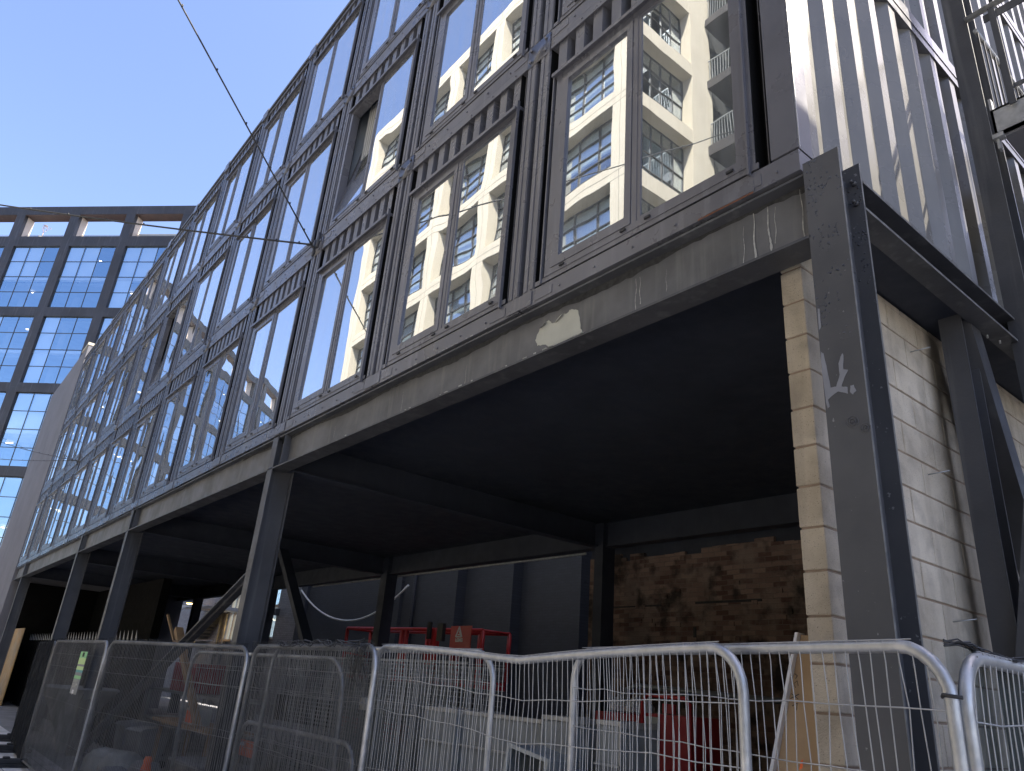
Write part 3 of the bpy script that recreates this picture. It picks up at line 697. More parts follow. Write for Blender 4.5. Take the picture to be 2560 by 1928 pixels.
# low blocks closing the far end of the street
lb = empty('glazed_pavilion', (-44, -16, 0)); tag(lb, 'low pale terrace block beyond the cream building across the street', 'building')
MB().box(-9, 9, -7, 3, 0, 9.5).build('wall', 'cream', lb); MB().box(-9.3, 9.3, -7, 3.3, 9.5, 9.9).build('roof', 'office', lb)
fwm = MB()
for i in range(6):
    for z in (1, 4.1, 7): fwm.box(-8.4+i*2.9, -6.4+i*2.9, 3.0, 3.03, z, z+1.9)
fwm.build('window', 'glass_town', lb)

# ------------------------------------------------------------------ unseen neighbour added across the alley to block the sun, and stair tower
nb_ = empty('alley_sun_blocker', (0, 0, 0)); tag(nb_, 'unseen dark brick building added across the alley to block the sun', 'building')
MB().box(5.2, 9, 6, 30, 0, 16).box(9.001, 18, 6.02, 30, 0, 21).build('wall', 'brick_painted', nb_); MB().box(5.15, 9.0, 5.95, 30, 16, 16.2).build('parapet', 'cream', nb_)
stt = empty('stair_tower', (.4, 2.6, 0)); tag(stt, 'galvanised stair landing and corrugated stair enclosure behind the tall steel post', 'stairs')
MB().box(.0, 2.8, 0, .03, 6.24, 6.50).box(.0, 2.8, 0, .09, 6.24, 6.26).box(0, 2.8, 0, .09, 6.48, 6.50).build('landing_channel', 'galv', stt)
MB().box(.05, 2.8, .04, 2.6, 6.22, 6.3).build('landing_slab', 'render_grey', stt)
MB().box(.0, .02, .0, .06, 6.1, 6.62).box(-.02, .06, -.02, .05, 6.2, 6.24).build('landing_bracket', 'galv', stt)
hr = MB().tube([(-.03, -.02, 7.55), (2.8, -.02, 7.62)], .028, 10)
hr.tube([(.0, .1, 7.5), (.0, 2.5, 7.5)], .02, 8).build('handrail', 'galv', stt)
rp = MB()
for x in (.15, 1.2, 2.4): rp.box(x, x+.05, -.03, -.018, 6.45, 7.55)
rp.box(.1, 2.8, -.01, .0, 7.42, 7.5).box(.18, 2.8, .0, .012, 6.62, 6.66)
for j in range(18): rp.box(.0, .012, .12+j*.13, .132+j*.13, 6.5, 7.5)
rp.build('balustrade', 'steel', stt)
fl_ = MB()
for j in range(14): fl_.box(.35, 1.3, .5+j*.26, .78+j*.26, 6.5+j*.19, 6.54+j*.19)
fl_.bar((.33, .4, 6.45), (.33, 4.1, 9.1), .03, .26); fl_.bar((1.32, .4, 6.45), (1.32, 4.1, 9.1), .03, .26).build('stair_flight', 'galv_dull', stt)
MB().box(1.3, 2.8, -.5, -.1, 8.6, 8.8).box(1.3, 2.8, -.52, -.5, 8.5, 8.9).build('upper_landing', 'steel', stt)
rk = MB()
rk.add([(.35, 1.9, 3.84), (-.02, 1.9, 2.11), (-.47, 1.9, 0), (.4, 1.9, 0), (.62, 1.9, 3.84), (.35, 2.02, 3.84), (-.02, 2.02, 2.11), (-.47, 2.02, 0), (.4, 2.02, 0), (.62, 2.02, 3.84)],
       [(0,1,2,3,4),(9,8,7,6,5),(0,5,6,1),(1,6,7,2),(2,7,8,3),(3,8,9,4),(4,9,5,0)])
rk = rk.build('raking_plate', 'steel'); rk.location = (0.12, .0, 0); tag(rk, 'paint spotted black steel raking plate leaning by the alley wall', 'plate')
spt = MB(); q = random.Random(9)
for i in range(34):
    z = q.uniform(1.3, 3.3); x = -.47+.39*z/2.0+q.uniform(.05, .3)*1.2; rr = q.choice((.004, .005, .006, .012))
    spt.plate([(x+rr*math.cos(a)*q.uniform(.6, 1.2), z+rr*1.4*math.sin(a)*q.uniform(.6, 1.2)) for a in [j*PI/4 for j in range(8)]], 1.897, .002)
spt.build('paint_spot', 'drip', rk)

# ------------------------------------------------------------------ rear walls behind the undercroft, extended out of view to block the sun
rw = empty('painted_brick_wall', (0, 10, 0)); tag(rw, 'charcoal painted brick wall with shallow piers behind the undercroft', 'wall')
MB().box(-28.6, -17.4, 0, .6, 0, 15).build('wall', 'brick_painted', rw)
MB().box(-17.4, -2.6, .35, .9, 0, 15).build('wall', 'brick_painted', rw)
pm = MB().box(-21.3, -20.5, -.12, 0, 0, 15).box(-28.6, -28.0, -.12, 0, 0, 15)
for x in (-14.68, -11.95, -9.2, -6.5): pm.box(x-.35, x, .0, .35, 0, 15)
pm.build('pier', 'brick_painted', rw)
MB().tube([(-19.7, -.08, 0), (-19.7, -.08, 9)], .06, 8).build('drainpipe', 'brick_painted', rw)
MB().box(-28.6, -6, -.35, -.05, 0, .9).build('plinth', 'black_wall', rw)
ww = empty('glazed_brick_wall', (0, 10, 0)); tag(ww, 'pale grey brick wall with tall windows left of the painted wall', 'wall')
MB().box(-46, -37.6, .1, .6, 0, 15).box(-37.6, -36.2, .1, .6, 0, 3.0).box(-37.6, -36.2, .1, .6, 5.6, 15).box(-36.2, -33.4, .1, .6, 0, 15).box(-33.4, -31.3, .1, .6, 0, 3.1).box(-33.4, -31.3, .1, .6, 5.6, 15).box(-31.3, -28.6, .1, .6, 0, 15).build('wall', 'brick_white', ww)
for x0, x1, z0 in ((-33.4, -31.3, 3.1), (-37.6, -36.2, 3.0)):
    f_ = MB().box(x0, x0+.1, .2, .35, z0, 5.6).box(x1-.1, x1, .2, .35, z0, 5.6).box((x0+x1)/2-.05, (x0+x1)/2+.05, .2, .35, z0, 5.6).box(x0, x1, .22, .34, z0+1.3, z0+1.42).box(x0-.05, x1+.05, -.02, .3, z0-.09, z0)
    f_ = f_.build('window', 'beige', ww); MB().box(x0, x1, .28, .3, z0, 5.6).build('glass', 'glass_town', f_)
ab = MB().bar((-32.9, -.6, 3.5), (-31.1, .0, 4.15), .06, .06).box(-31.2, -31.0, -.08, .1, 4.0, 4.3).build('awning_bracket', 'steel', ww)
# dark timber block with mural, stair and lamps further left
dk = empty('service_building', (0, 10, 0)); tag(dk, 'dark panelled building with mural and outside stair behind the undercroft', 'building')
MB().box(-60, -46, 1.0, 1.5, 0, 15).build('wall', 'office', dk)
mu_ = MB()
for i in range(5): mu_.box(-48.6+i*.66, -48.2+i*.66, .96, .99, 3.7, 5.4)
mu_.build('green_mural_stripe', 'green_art', dk); m2 = MB()
for i, (a, b) in enumerate(((3.7, 5.3), (3.7, 4.9), (3.6, 4.6))): m2.box(-48.5+i*.66, -48.0+i*.66, .93, .95, a, b)
m2.build('blue_mural_stripe', 'blue_art', dk); MB().box(-47.0, -46.75, .92, .95, 4.5, 5.1).build('red_mural_stripe', 'red_art', dk)
stf = MB()
for j in range(13): stf.box(-41.2+j*.22, -41.2+j*.22+.9, -.4, .6, 2.7+j*.15, 2.83+j*.15)
stf.build('stair_flight', 'galv_dull', dk)
MB().bar((-41.3, -.45, 2.6), (-38.0, -.45, 4.6), .04, .3).build('stringer', 'black_wall', dk)
MB().box(-41.5, -38.8, -1.2, .4, 4.48, 4.62).box(-38.3, -36.0, -1.2, .3, 4.3, 4.45).build('canopy', 'white', dk)
MB().box(-42, -36, -1.0, -.9, 2.82, 2.88).tube([(-47.6, -.8, 4.55), (-42, -.8, 4.5)], .04, 6).build('white_rail', 'white', dk)
MB().tube([(-38.1, .0, 0), (-38.1, 0, 4.3)], .08, 8).tube([(-37.2, .0, 0), (-37.2, 0, 4.3)], .08, 8).build('stair_post', 'galv_dull', dk)
for i, (x, z) in enumerate(((-40.9, 4.78), (-36.9, 4.3), (-40.6, 2.98))):
    la = MB().lathe((x, 9.2, z), [(.30, -.03), (.32, 0), (.2, .08), (.03, .14)], 16).build('wall_lamp', 'steel')
    tag(la, ('warm lit bowl lamp by the mural', 'warm lit bowl lamp under the white canopy', 'warm lit bowl lamp low on the stair wall')[i], 'lamp', 'lamps by the outside stair')
    MB().lathe((x, 9.2, z-.04), [(.1, -.05), (.27, -.02), (.27, .0)], 16).build('lamp_glow', 'lamp', la)
hs = MB(); pts = []
for i in range(29):
    t = i/28; x = -28.3+8.46*t; z = 3.62+ (t-.56)**2*4.35*(1.25 if t > .56 else .95); pts.append((x, 9.75, z))
hs = hs.tube(pts, .035, 8).build('hanging_conduit', 'white'); tag(hs, 'white flexible conduit sagging in a loop across the painted wall', 'conduit')
cd = MB().tube([(-19.5, 6.28, 4.13), (-8.0, 6.28, 4.13)], .025, 6).build('straight_conduit', 'galv'); tag(cd, 'thin straight galvanised conduit under the rear steel beam', 'conduit')

# old brick wall
br = empty('old_brick_wall', (0, 6.6, 0)); tag(br, 'rough brown brick wall with ragged top edge at the back of the bay', 'wall')
q = random.Random(4); tp = []
x = -8.2
while x < .3: tp.append((x, 4.06+.03*math.sin(x*2.1)+q.choice((-.06, 0, 0, .06))+.0)); x += q.choice((.11, .22, .33))
bmk = MB(); 
for a, b in zip(tp[:-1], tp[1:]): bmk.box(a[0], b[0]-.001, 0, .3, 0, a[1])
bmk.build('brickwork', 'brick_old', br)
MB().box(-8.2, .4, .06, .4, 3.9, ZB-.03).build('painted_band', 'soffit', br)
MB().box(-7.9, -6.5, -.012, .01, 3.19, 3.215).box(-5.8, -4.6, -.012, .01, 3.2, 3.235).box(-5.85, -5.8, -.012, .01, 2.55, 2.85).build('chased_slot', 'near_black', br)
q = random.Random(21); jb = MB()
for i in range(160):
    x = q.uniform(-8.1, -.4); z = round(q.uniform(.4, 3.9)/.075)*.075; jb.box(x, x+q.choice((.1, .21)), -q.uniform(.006, .025), .005, z+.005, z+.068)
jb.build('loose_brick', 'brick_old', br)
hp = MB().tube([(-5.75, 5.0, 1.6), (-5.78, 5.0, 1.85), (-5.6, 5.0, 1.9), (-1.5, 5.0, 1.77)], .035, 8).build('handrail_pipe', 'galv_dull'); tag(hp, 'sloping bent grey pipe rail in front of the old brick wall', 'pipe')

# ------------------------------------------------------------------ overhead cables
def cable(a, b, sag, r0, label, n=24, second=None):
    a = Vector(a); b = Vector(b); pts = [a.lerp(b, i/n)+Vector((0, 0, -sag*4*(i/n)*(1-i/n))) for i in range(n+1)]
    m = MB().tube(pts, r0, 6)
    q = random.Random(len(label))
    for i in range(14):
        p = a.lerp(b, (i/14)**1.5*.6); t = (i/14)**1.5*.6; p = p+Vector((0, 0, -sag*4*t*(1-t))); m.tube([p+Vector((0, 0, -.01)), p+Vector((.01, 0, .03))], .012, 5)
    o = m.build('overhead_cable', 'cable'); tag(o, label, 'cable', 'wires strung across the street'); return o
AN = (-7.46, -.09, 7.53)
cable(AN, (-1.26, -15.6, 18.6), .10, .011, 'black wire rising steeply from the near bracket into open sky')
cable(AN, (-24.6, -11.0, 13.4), .25, .014, 'black wire from the near bracket sloping left past the office roof')
AN2 = (-24.7, -.09, 7.42)
cable(AN2, (-70.4, -4.3, 18.9), .5, .013, 'upper of two thin wires from the far bracket over the grey end wall')
cable(AN2, (-71.2, -5.1, 16.5), .5, .013, 'lower of two thin wires from the far bracket over the grey end wall')
for i, a in enumerate((AN, AN2)):
    an = MB().box(a[0]-.08, a[0]-.04, -.035, -.013, a[2]-.14, a[2]+.14).box(a[0]+.06, a[0]+.09, -.05, -.013, a[2]-.05, a[2]+.2).tube([(a[0]-.06, -.03, a[2]), a], .018, 6).build('cable_anchor', 'steel')
    tag(an, ('rusty cable anchor bracket bolted to the near module joint', 'small cable anchor bracket on a far module joint')[i], 'bracket', 'cable anchors on the facade')

# ------------------------------------------------------------------ site fence
def heras(name, a, b, h, label, dip=0, dip_t=.5, net=None, sp=.042, kink=.006, z0=.06, rad=.021, seed=0, corner=.16, wires=(.12, .3, .55, .8, .9), lean=0, label_net=None):
    q = random.Random(seed); a = Vector((a[0], a[1], 0)); b = Vector((b[0], b[1], 0)); d = b-a; Lh = d.length; dn = d/Lh; nrm = Vector((dn.y, -dn.x, 0))
    e = empty(name, a); tag(e, label, 'fence panel', 'site fence panels along the pavement')
    def top(s): return h - dip*max(0, 1-abs(s/Lh-dip_t)/.5)**1.6*(1.0)
    def pt(s, z, off=0): return dn*s + Vector((0, 0, z)) + nrm*(off + lean*z)
    pts = [pt(0, z0), pt(0, top(0)-corner)]
    for k_ in range(1, 6):
        an_ = k_/6*PI/2; pts.append(pt(corner*(1-math.cos(an_)), top(0)-corner+corner*math.sin(an_)))
    for k_ in range(0, 17):
        s = corner+(Lh-2*corner)*k_/16; pts.append(pt(s, top(s)))
    for k_ in range(1, 6):
        an_ = k_/6*PI/2; pts.append(pt(Lh-corner+corner*math.sin(an_), top(Lh)-corner+corner*math.cos(an_)))
    pts += [pt(Lh, top(Lh)-corner), pt(Lh, z0)]
    MB().tube(pts, rad, 12).tube([pt(0, z0+.04), pt(Lh, z0+.04)], .015, 8).build('frame', 'galv', e)
    m = MB(); n_ = int(Lh/sp)
    for i in range(1, n_):
        s = i*Lh/n_
        tz = top(s); 
        if s < corner: tz -= corner-math.sqrt(max(0, corner**2-(corner-s)**2))
        if s > Lh-corner: tz -= corner-math.sqrt(max(0, corner**2-(s-Lh+corner)**2))
        ps = [pt(s+q.uniform(-.004, .004), z0+.05, .0)]
        for w_ in wires: ps.append(pt(s+q.uniform(-kink, kink), z0+(tz-z0)*w_, .004))
        ps += [pt(s+q.uniform(-.3, .3)*kink, tz-.05, .012), pt(s, tz+.018, .016)]
        m.tube(ps, .0023, 4, False)
    for w_ in wires:
        ps = [pt(Lh*i/14, z0+(top(Lh*i/14)-z0)*w_+q.uniform(-.004, .004)*(kink/.006), .007+q.uniform(-.004, .004)) for i in range(15)]; m.tube(ps, .0025, 5, False)
    ps = [pt(corner*.6+(Lh-1.2*corner)*i/14, top(Lh*i/14)+.019, .016) for i in range(15)]; m.tube(ps, .0019, 4, False)
    m.build('wire_mesh', 'wire', e)
    if net:
        nm = MB(); N = 26; K_ = 8; grid = []
        for i in range(N+1):
            s = Lh*i/N; tz = top(s)+q.uniform(.012, .035)
            for j in range(K_+1): grid.append(pt(s, z0+.02+(tz-z0)*j/K_, (.032 if label_net[0] != 'l' else -.035)+q.uniform(-.012, .012)))
        for i in range(N):
            for j in range(K_): v0 = i*(K_+1)+j; nm.f.append((v0, v0+K_+1, v0+K_+2, v0+1))
        nm.v = grid; nm.sm = True
        o = nm.build('debris_netting', net, fix=False); o.location = a; tag(o, label_net, 'netting', 'debris netting tied to the fence')
    return e
heras('mesh_barrier', (-3.27, -.44), (.03, -.73), 1.925, 'bent wire fence panel with its top rail sagging, in front of the ducts', dip=.07, dip_t=.55, kink=.012, seed=1, sp=.04, wires=(.1, .3, .55, .78, .89))
heras('mesh_barrier', (-1.30, -.33), (.80, -.82), 1.925, 'fence panel with rounded corner standing in front of the black corner post', kink=.012, seed=2, sp=.05)
heras('mesh_barrier', (.83, -.80), (.73, 2.4), 1.90, 'galvanised fence panel running back along the alley', kink=.012, seed=3, sp=.05, net='net_thin', label_net='loose green netting behind the alley fence panel')
heras('mesh_barrier', (-5.90, -.34), (-3.02, -.58), 1.92, 'fence panel under black netting left of the sagging panel', kink=.008, seed=4, net='net', label_net='black netting with frayed top over the stacked mesh sheets')
heras('mesh_barrier', (-9.40, -.92), (-5.95, -.38), 1.905, 'fence panel under netting, in front of the timber prop', kink=.006, seed=5, net='net', label_net='black netting in front of the timber prop and orange box')
heras('mesh_barrier', (-13.25, -.93), (-9.44, -.94), 1.90, 'fence panel under netting that carries the narrow green banner', kink=.004, seed=6, net='net_dense' if 0 else 'net', label_net='black netting behind the narrow green banner')
heras('mesh_barrier', (-17.1, -.62), (-13.3, -.93), 1.88, 'far end fence panel, closed by dense black netting', kink=.003, seed=7, net='net_dense', label_net='dense black netting on the far end fence panel', lean=0)
heras('mesh_barrier', (-8.6, -.02), (-4.9, .25), 1.86, 'spare fence panel leaning behind the netting, its curved post showing', kink=.004, seed=8, corner=.3, sp=.08, lean=.05)
heras('mesh_barrier', (-5.75, -.20), (-2.3, -.1), 1.93, 'spare fence panel standing behind the netted one beside the stacked mesh', kink=.01, seed=9, corner=.2, sp=.08)
heras('mesh_barrier', (-6.6, -.05), (-4.1, -.05), 1.20, 'low spare fence frame lying behind the black netting', kink=.01, seed=10, corner=.2, sp=.1)
nf = MB(); q = random.Random(31)                    # frayed netting roll along the netted panel top
for j in range(5):
    nf.tube([(-3.2+q.uniform(-.05, .05)-i*.12, -.62+.01*i+q.uniform(-.02, .02), 1.94+q.uniform(-.03, .03)) for i in range(16)], .004, 4)
for j in range(30):
    x = -3.05-q.random()*.25; nf.tube([(x, -.62, 1.93), (x+q.uniform(-.06, .08), -.66, 1.86+q.uniform(-.05, .05)), (x+q.uniform(-.03, .1), -.64, 1.72+q.uniform(-.1, .1))], .002, 4)
o = nf.build('frayed_net_edge', 'plastic_black'); tag(o, 'tangled frayed strands of black net on the fence top', 'netting')
nf = MB()
for j in range(10):
    nf.tube([(.80+q.uniform(-.03, .03)*i*.3-.04*i*0, -.82+.09*i, 1.93+.012*math.sin(i)+q.uniform(-.008, .012)) for i in range(7)], .0025, 4)
nf.tube([(.84, -.845, 1.78), (.79, -.85, 1.785), (.775, -.82, 1.78)], .006, 5)
o = nf.build('net_bundle', 'plastic_black'); tag(o, 'knotted black net tied over the alley fence corner', 'netting')
cp = MB().box(-3.31, -3.24, -.50, -.43, 1.50, 1.58).tube([(-3.28, -.52, 1.54), (-3.28, -.41, 1.54)], .014, 6).build('fence_clip', 'offwhite'); tag(cp, 'pale clamp joining the netted and the sagging fence panels', 'clamp')
for i, (x, y, lb_) in enumerate(((-13.27, -1.15, 'black rubber fence block where dense and open netting meet'), (-15.4, -.85, 'black rubber fence block in front of the dense netting'), (-17.4, -.62, 'small rubber fence block lying past the last panel'), (-9.42, -.93, 'rubber fence block under the green banner panel'), (-5.92, -.36, 'rubber fence block below the timber prop'), (-3.1, -.5, 'rubber fence block below the pale clamp'), (.8, -.82, 'rubber fence block at the alley corner'))):
    ft = MB().box(-.36, .36, -.11, .11, 0, .05).box(-.30, .30, -.09, .09, .05, .12).box(-.05, .05, -.05, .05, .12, .15)
    o = ft.build('rubber_block', 'rubber', None, (x, y, 0), PI/2+.2*math.sin(i*3), bevel=.012); tag(o, lb_, 'fence block', 'rubber fence blocks')
# narrow banner on the netting
bn = empty('banner', (-9.95, -1.09, 0)); tag(bn, 'narrow green and grey printed banner hung on the netted fence', 'banner')
bz = [(1.76, 1.68, 'green'), (1.68, 1.60, 'green_pale'), (1.60, 1.575, 'banner'), (1.575, 1.53, 'green_pale'), (1.53, 1.50, 'teal'), (1.50, 1.46, 'banner'), (1.46, 1.42, 'green'), (1.42, 1.235, 'banner')]
for a, b, mt in bz: MB().box(-.22, .2, -.004, .0, b, a).build('printed_band', mt, bn)
def MT(x, y, z, s=1): return Matrix.Translation((x, y, z)) @ Matrix.Rotation(PI/2, 4, 'X')
text('lettering', 'ESR', .075, 'near_black', bn, MT(0, -.006, 1.72)); text('lettering', 'eps', .085, 'white', bn, MT(-.04, -.006, 1.27), .001, .002)
sl = MB()
for j, z in enumerate((1.405, 1.392, 1.378, 1.352, 1.335, 1.32)): sl.box(-.18, .12-.03*(j % 3), -.0065, -.0045, z, z+.005)
sl.box(.02, .1, -.0065, -.0045, 1.345, 1.365); sl.build('small_print', 'offwhite', bn)

# ------------------------------------------------------------------ scissor lift
sl_ = empty('scissor_lift', (-14.2, 6.9, 0)); tag(sl_, 'red scissor lift platform with white logo panel behind the rear posts', 'scissor lift')
XL, XR, YF, YK, ZD, ZT = -3.9, 2.45, 0, .75, 1.85, 3.0
rm = MB()
for y in (YF, YK):
    rm.tube([(XL, y, ZT), (XR, y, ZT-.12)], .042, 8); rm.tube([(XL, y, (ZD+ZT)/2+.05), (XR, y, (ZD+ZT)/2-.02)], .032, 8)
    for x in (XL, -2.2, -.9, -.7, .3, .5, 1.35, XR): rm.box(x-.035, x+.035, y-.035, y+.035, ZD, ZT-.12*(x-XL)/(XR-XL))
for x in (XL, XR): rm.tube([(x, YF, ZT-.01 if x < 0 else ZT-.12), (x, YK, ZT-.01 if x < 0 else ZT-.12)], .03, 8); rm.tube([(x, YF, 2.35), (x, YK, 2.3)], .022, 8)
rm.box(.55, .75, -.06, .02, ZD, ZT-.05)
rm.build('guard_rail', 'red', sl_)
MB().box(XL, XR, YF, YK, ZD-.16, ZD).build('platform_deck', 'red_dark', sl_)
MB().box(1.3, 2.1, -.06, -.045, 2.42, 2.98).build('logo_panel', 'red', sl_)
lg = MB(); lx, lz = 1.64, 2.82
def tri(x0, z0, x1, z1, w_): lg.bar((x0, -.066, z0), (x1, -.066, z1), .006, w_, (0, 0, 1))
tri(lx-.12, lz-.08, lx, lz+.14, .04); tri(lx, lz+.14, lx+.12, lz-.08, .04); tri(lx-.10, lz-.075, lx+.10, lz-.075, .03); tri(lx+.07, lz-.05, lx+.0, lz+.05, .025); tri(lx-.04, lz-.03, lx+.04, lz-.03, .025)
lg.build('logo', 'white', sl_); text('lettering', 'LGMG', .10, 'white', sl_, MT(1.66, -.064, 2.67), .002, .006)
MB().box(.35, .48, -.1, -.04, 2.7, 3.08).build('control_box', 'plastic_black', sl_); MB().box(.85, 1.07, -.14, -.045, 2.65, 3.04).build('control_box', 'plastic_black', sl_)
sm_ = MB()
for k_ in range(3):
    z0 = .75+k_*.28; sm_.bar((XL+.6, .3, z0), (XR-.6, .3, z0+.28), .06, .09); sm_.bar((XR-.6, .42, z0), (XL+.6, .42, z0+.28), .06, .09); sm_.bar((XL+.6, .62, z0), (XR-.6, .62, z0+.28), .06, .09)
sm_.build('scissor_arms', 'plastic_black', sl_)
MB().box(XL+.3, XR-.3, .05, .7, .35, .75).build('chassis', 'red_dark', sl_, bevel=.03)
for x in (XL+.8, XR-.8):
    for y in (.1, .65): MB().tube([(x, y-.1, .32), (x, y+.1, .32)], .32, 20).build('wheel', 'rubber', sl_)

# ------------------------------------------------------------------ galvanised ducts on the floor of the near bay
def duct(loc, rz, w_, l_, h_, label, mat='galv_dull', tilt=0, z=0):
    e = empty('duct', (loc[0], loc[1], z), rz); e.rotation_euler = (tilt, 0, rz); tag(e, label, 'duct', 'galvanised ducts stored behind the fence')
    MB().box(0, w_, 0, l_, 0, h_).build('sheet', mat, e, bevel=.008)
    fl = MB()
    fl.box(-.02, w_+.02, -.012, .0, h_, h_+.03).box(-.02, w_+.02, -.03, -.001, h_-.26, h_-.245); fl.box(-.014, -.001, 0, l_, h_-.01, h_+.03); fl.box(w_+.001, w_+.014, 0, l_, h_-.01, h_+.03)
    for x in (-.012, w_+.001): fl.box(x, x+.011, -.01, 0, 0, h_)
    fl.build('flange', 'galv', e); return e
duct((-4.62, .95), 0, .48, .55, 1.02, 'galvanised duct standing at the left end of the stored row, front scratched', z=.46)
duct((-4.12, 1.0), 0, 1.16, .5, .98, 'long dark sided galvanised duct in the middle of the stored row', z=.50)
duct((-2.93, .93), 0, .34, .5, .92, 'pale galvanised duct right of the long duct in the stored row', z=.60)
duct((-2.30, .9), 0, .20, .4, 1.05, 'slim galvanised duct in front of the red cabinet', z=.48)
of = empty('open_duct_end', (-2.86, .48, 1.0)); of.rotation_euler = (0, .17, .12); tag(of, 'open rectangular duct frame tipped on its side in front of the ducts', 'duct', 'galvanised ducts stored behind the fence')
MB().box(0, .40, -.02, 0, .335, .36).box(0, .025, -.02, 0, -.4, .335).box(.375, .40, -.02, 0, -.4, .335).build('flange', 'offwhite', of)
MB().box(.0, .01, 0, .35, -.4, .345).box(.39, .40, 0, .35, -.4, .345).box(.01, .39, 0, .35, .335, .345).build('sheet', 'galv_dull', of)
tp_ = empty('tipped_duct', (-2.42, .62, 1.18)); tp_.rotation_euler = (.3, .7, .2); tag(tp_, 'small square duct piece tipped on its corner', 'duct', 'galvanised ducts stored behind the fence')
MB().box(0, .3, 0, .25, -.2, .0).build('sheet', 'galv_dull', tp_, bevel=.004); MB().box(-.012, .312, -.012, 0, -.0, .012).box(.3, .312, -.012, 0, -.2, .0).build('flange', 'galv', tp_)
# red cabinet
rc_ = empty('red_cabinet', (-3.72, 3.0, 0)); tag(rc_, 'tall red steel cabinet with grey notice against the brick wall', 'cabinet')
MB().box(0, .58, 0, .5, 0, 1.60).build('body', 'red_dark', rc_)
MB().tube([(0, -.02, 0), (0, -.02, 1.70), (.06, -.02, 1.77), (.55, -.02, 1.76), (.60, -.02, 1.70), (.60, -.02, 0)], .022, 8).build('frame', 'red', rc_)
MB().box(.04, .21, -.02, -.005, 1.28, 1.57).build('notice', 'offwhite', rc_); MB().box(.25, .4, -.01, .02, 1.61, 1.70).build('handle', 'red_dark', rc_)
rb = empty('red_machine', (-5.1, 4.4, 0)); tag(rb, 'low dark red machine with white bags on top left of the cabinet', 'machine')
MB().box(-.7, .75, 0, .8, .5, 1.55).box(-.65, .7, -.03, 0, 1.1, 1.4).build('body', 'red_dark', rb, bevel=.03)
for i, (x, s_) in enumerate(((-.45, .12), (-.15, .15), (.02, .1))): 
    sk = MB().lathe((rb.location.x+x, 4.6, 1.551), [(.02, 0), (s_, .02), (s_*1.1, .08), (s_*.6, .16), (s_*.15, .2), (.01, .22)], 10); o = sk.build('white_bag', 'white'); tag(o, ('small white bag at the left on the red machine', 'larger white bag in the middle on the red machine', 'smallest white bag on the red machine')[i], 'bag', 'bags on the red machine')
# leaning board behind the wall end
lb2 = empty('leaning_board', (0, 0, 0)); tag(lb2, 'tall plywood board with white edge and orange paint leaning by the block wall', 'board')
bdm = MB(); a0, a1 = (-.475, .56, 2.10), (-.92, .30, 0); 
bdm.add([(-.475, .56, 2.10), (-.25, .60, 2.08), (-.40, .38, 0), (-.92, .30, 0), (-.475, .60, 2.10), (-.25, .64, 2.08), (-.40, .42, 0), (-.92, .34, 0)], [(0,1,2,3),(7,6,5,4),(0,4,5,1),(1,5,6,2),(2,6,7,3),(3,7,4,0)])
bdm.build('panel', 'board', lb2)
bde = MB().add([(-.492, .53, 2.11), (-.475, .53, 2.11), (-.92, .27, 0), (-.945, .27, 0), (-.492, .60, 2.11), (-.475, .60, 2.11), (-.92, .34, 0), (-.945, .34, 0)], [(0,1,2,3),(7,6,5,4),(0,4,5,1),(1,5,6,2),(2,6,7,3),(3,7,4,0)])
bde.build('white_edge', 'white', lb2)
ink = MB(); 
def pen(pts): ink.tube([(p[0], .56-.127*(2.1-p[1])-.012, p[1]) for p in pts], .0022, 4)
bx = -.49
pen([(bx-.03, 1.74), (bx+.0, 1.755), (bx-.005, 1.72)]); pen([(bx-.04, 1.775), (bx+.01, 1.80)]); pen([(bx-.02, 1.81), (bx-.015, 1.765)]); pen([(bx-.035, 1.80), (bx+.005, 1.775)])
pen([(bx-.01, 1.83), (bx-.02, 1.85), (bx, 1.865), (bx+.005, 1.84)]); pen([(bx-.01, 1.875), (bx+.0, 1.89), (bx-.015, 1.90)])
ink.build('pencil_mark', 'near_black', lb2)
om = MB()
for (x, z, w_, h_) in ((-.475, 1.47, .02, .05), (-.478, 1.36, .025, .08), (-.49, 1.24, .03, .06)):
    y = .56-.127*(2.1-z)-.01; om.add([(x-w_/2, y, z-h_/2), (x+w_/2, y, z-h_/2+.01), (x+w_/2, y+.01, z+h_/2), (x-w_/2+.006, y+.01, z+h_/2-.01)], [(0, 1, 2, 3)])
om.build('paint_dab', 'orange', lb2, fix=False)

# ------------------------------------------------------------------ stacked mesh sheets
for i in range(6):
    x0, x1 = (-9.3+.25*i, -4.95-.33*(i % 3)) if i < 4 else (-7.4, -5.2+.1*i); y = 1.62+.06*i; zt = 1.93+.012*(i % 3)-.01*i; m = MB()
    q = random.Random(50+i); n_ = int((x1-x0)/.075); dx = .012*i
    for j in range(n_+1): xx = x0+j*.075; m.bar((xx+q.uniform(-.006, .006), y, .1), (xx+.02*math.sin(j), y, zt), .0075, .0075)
    for j in range(int(zt/.05)): m.bar((x0, y+.006, .1+j*.05), (x1, y+.006, .1+j*.05+.01*math.sin(i)), .005, .005)
    m.box(x0, x1, y-.01, y+.01, zt, zt+.014)
    o = m.build('mesh_sheet', 'galv_dull'); tag(o, ('foremost grey welded mesh sheet in the stack behind the netting', 'second mesh sheet in the stack behind the netting', 'third mesh sheet in the stack behind the netting', 'fourth mesh sheet in the stack behind the netting', 'short mesh sheet at the right end of the stack', 'rearmost short mesh sheet of the stack')[i], 'mesh sheet', 'stacked welded mesh sheets')

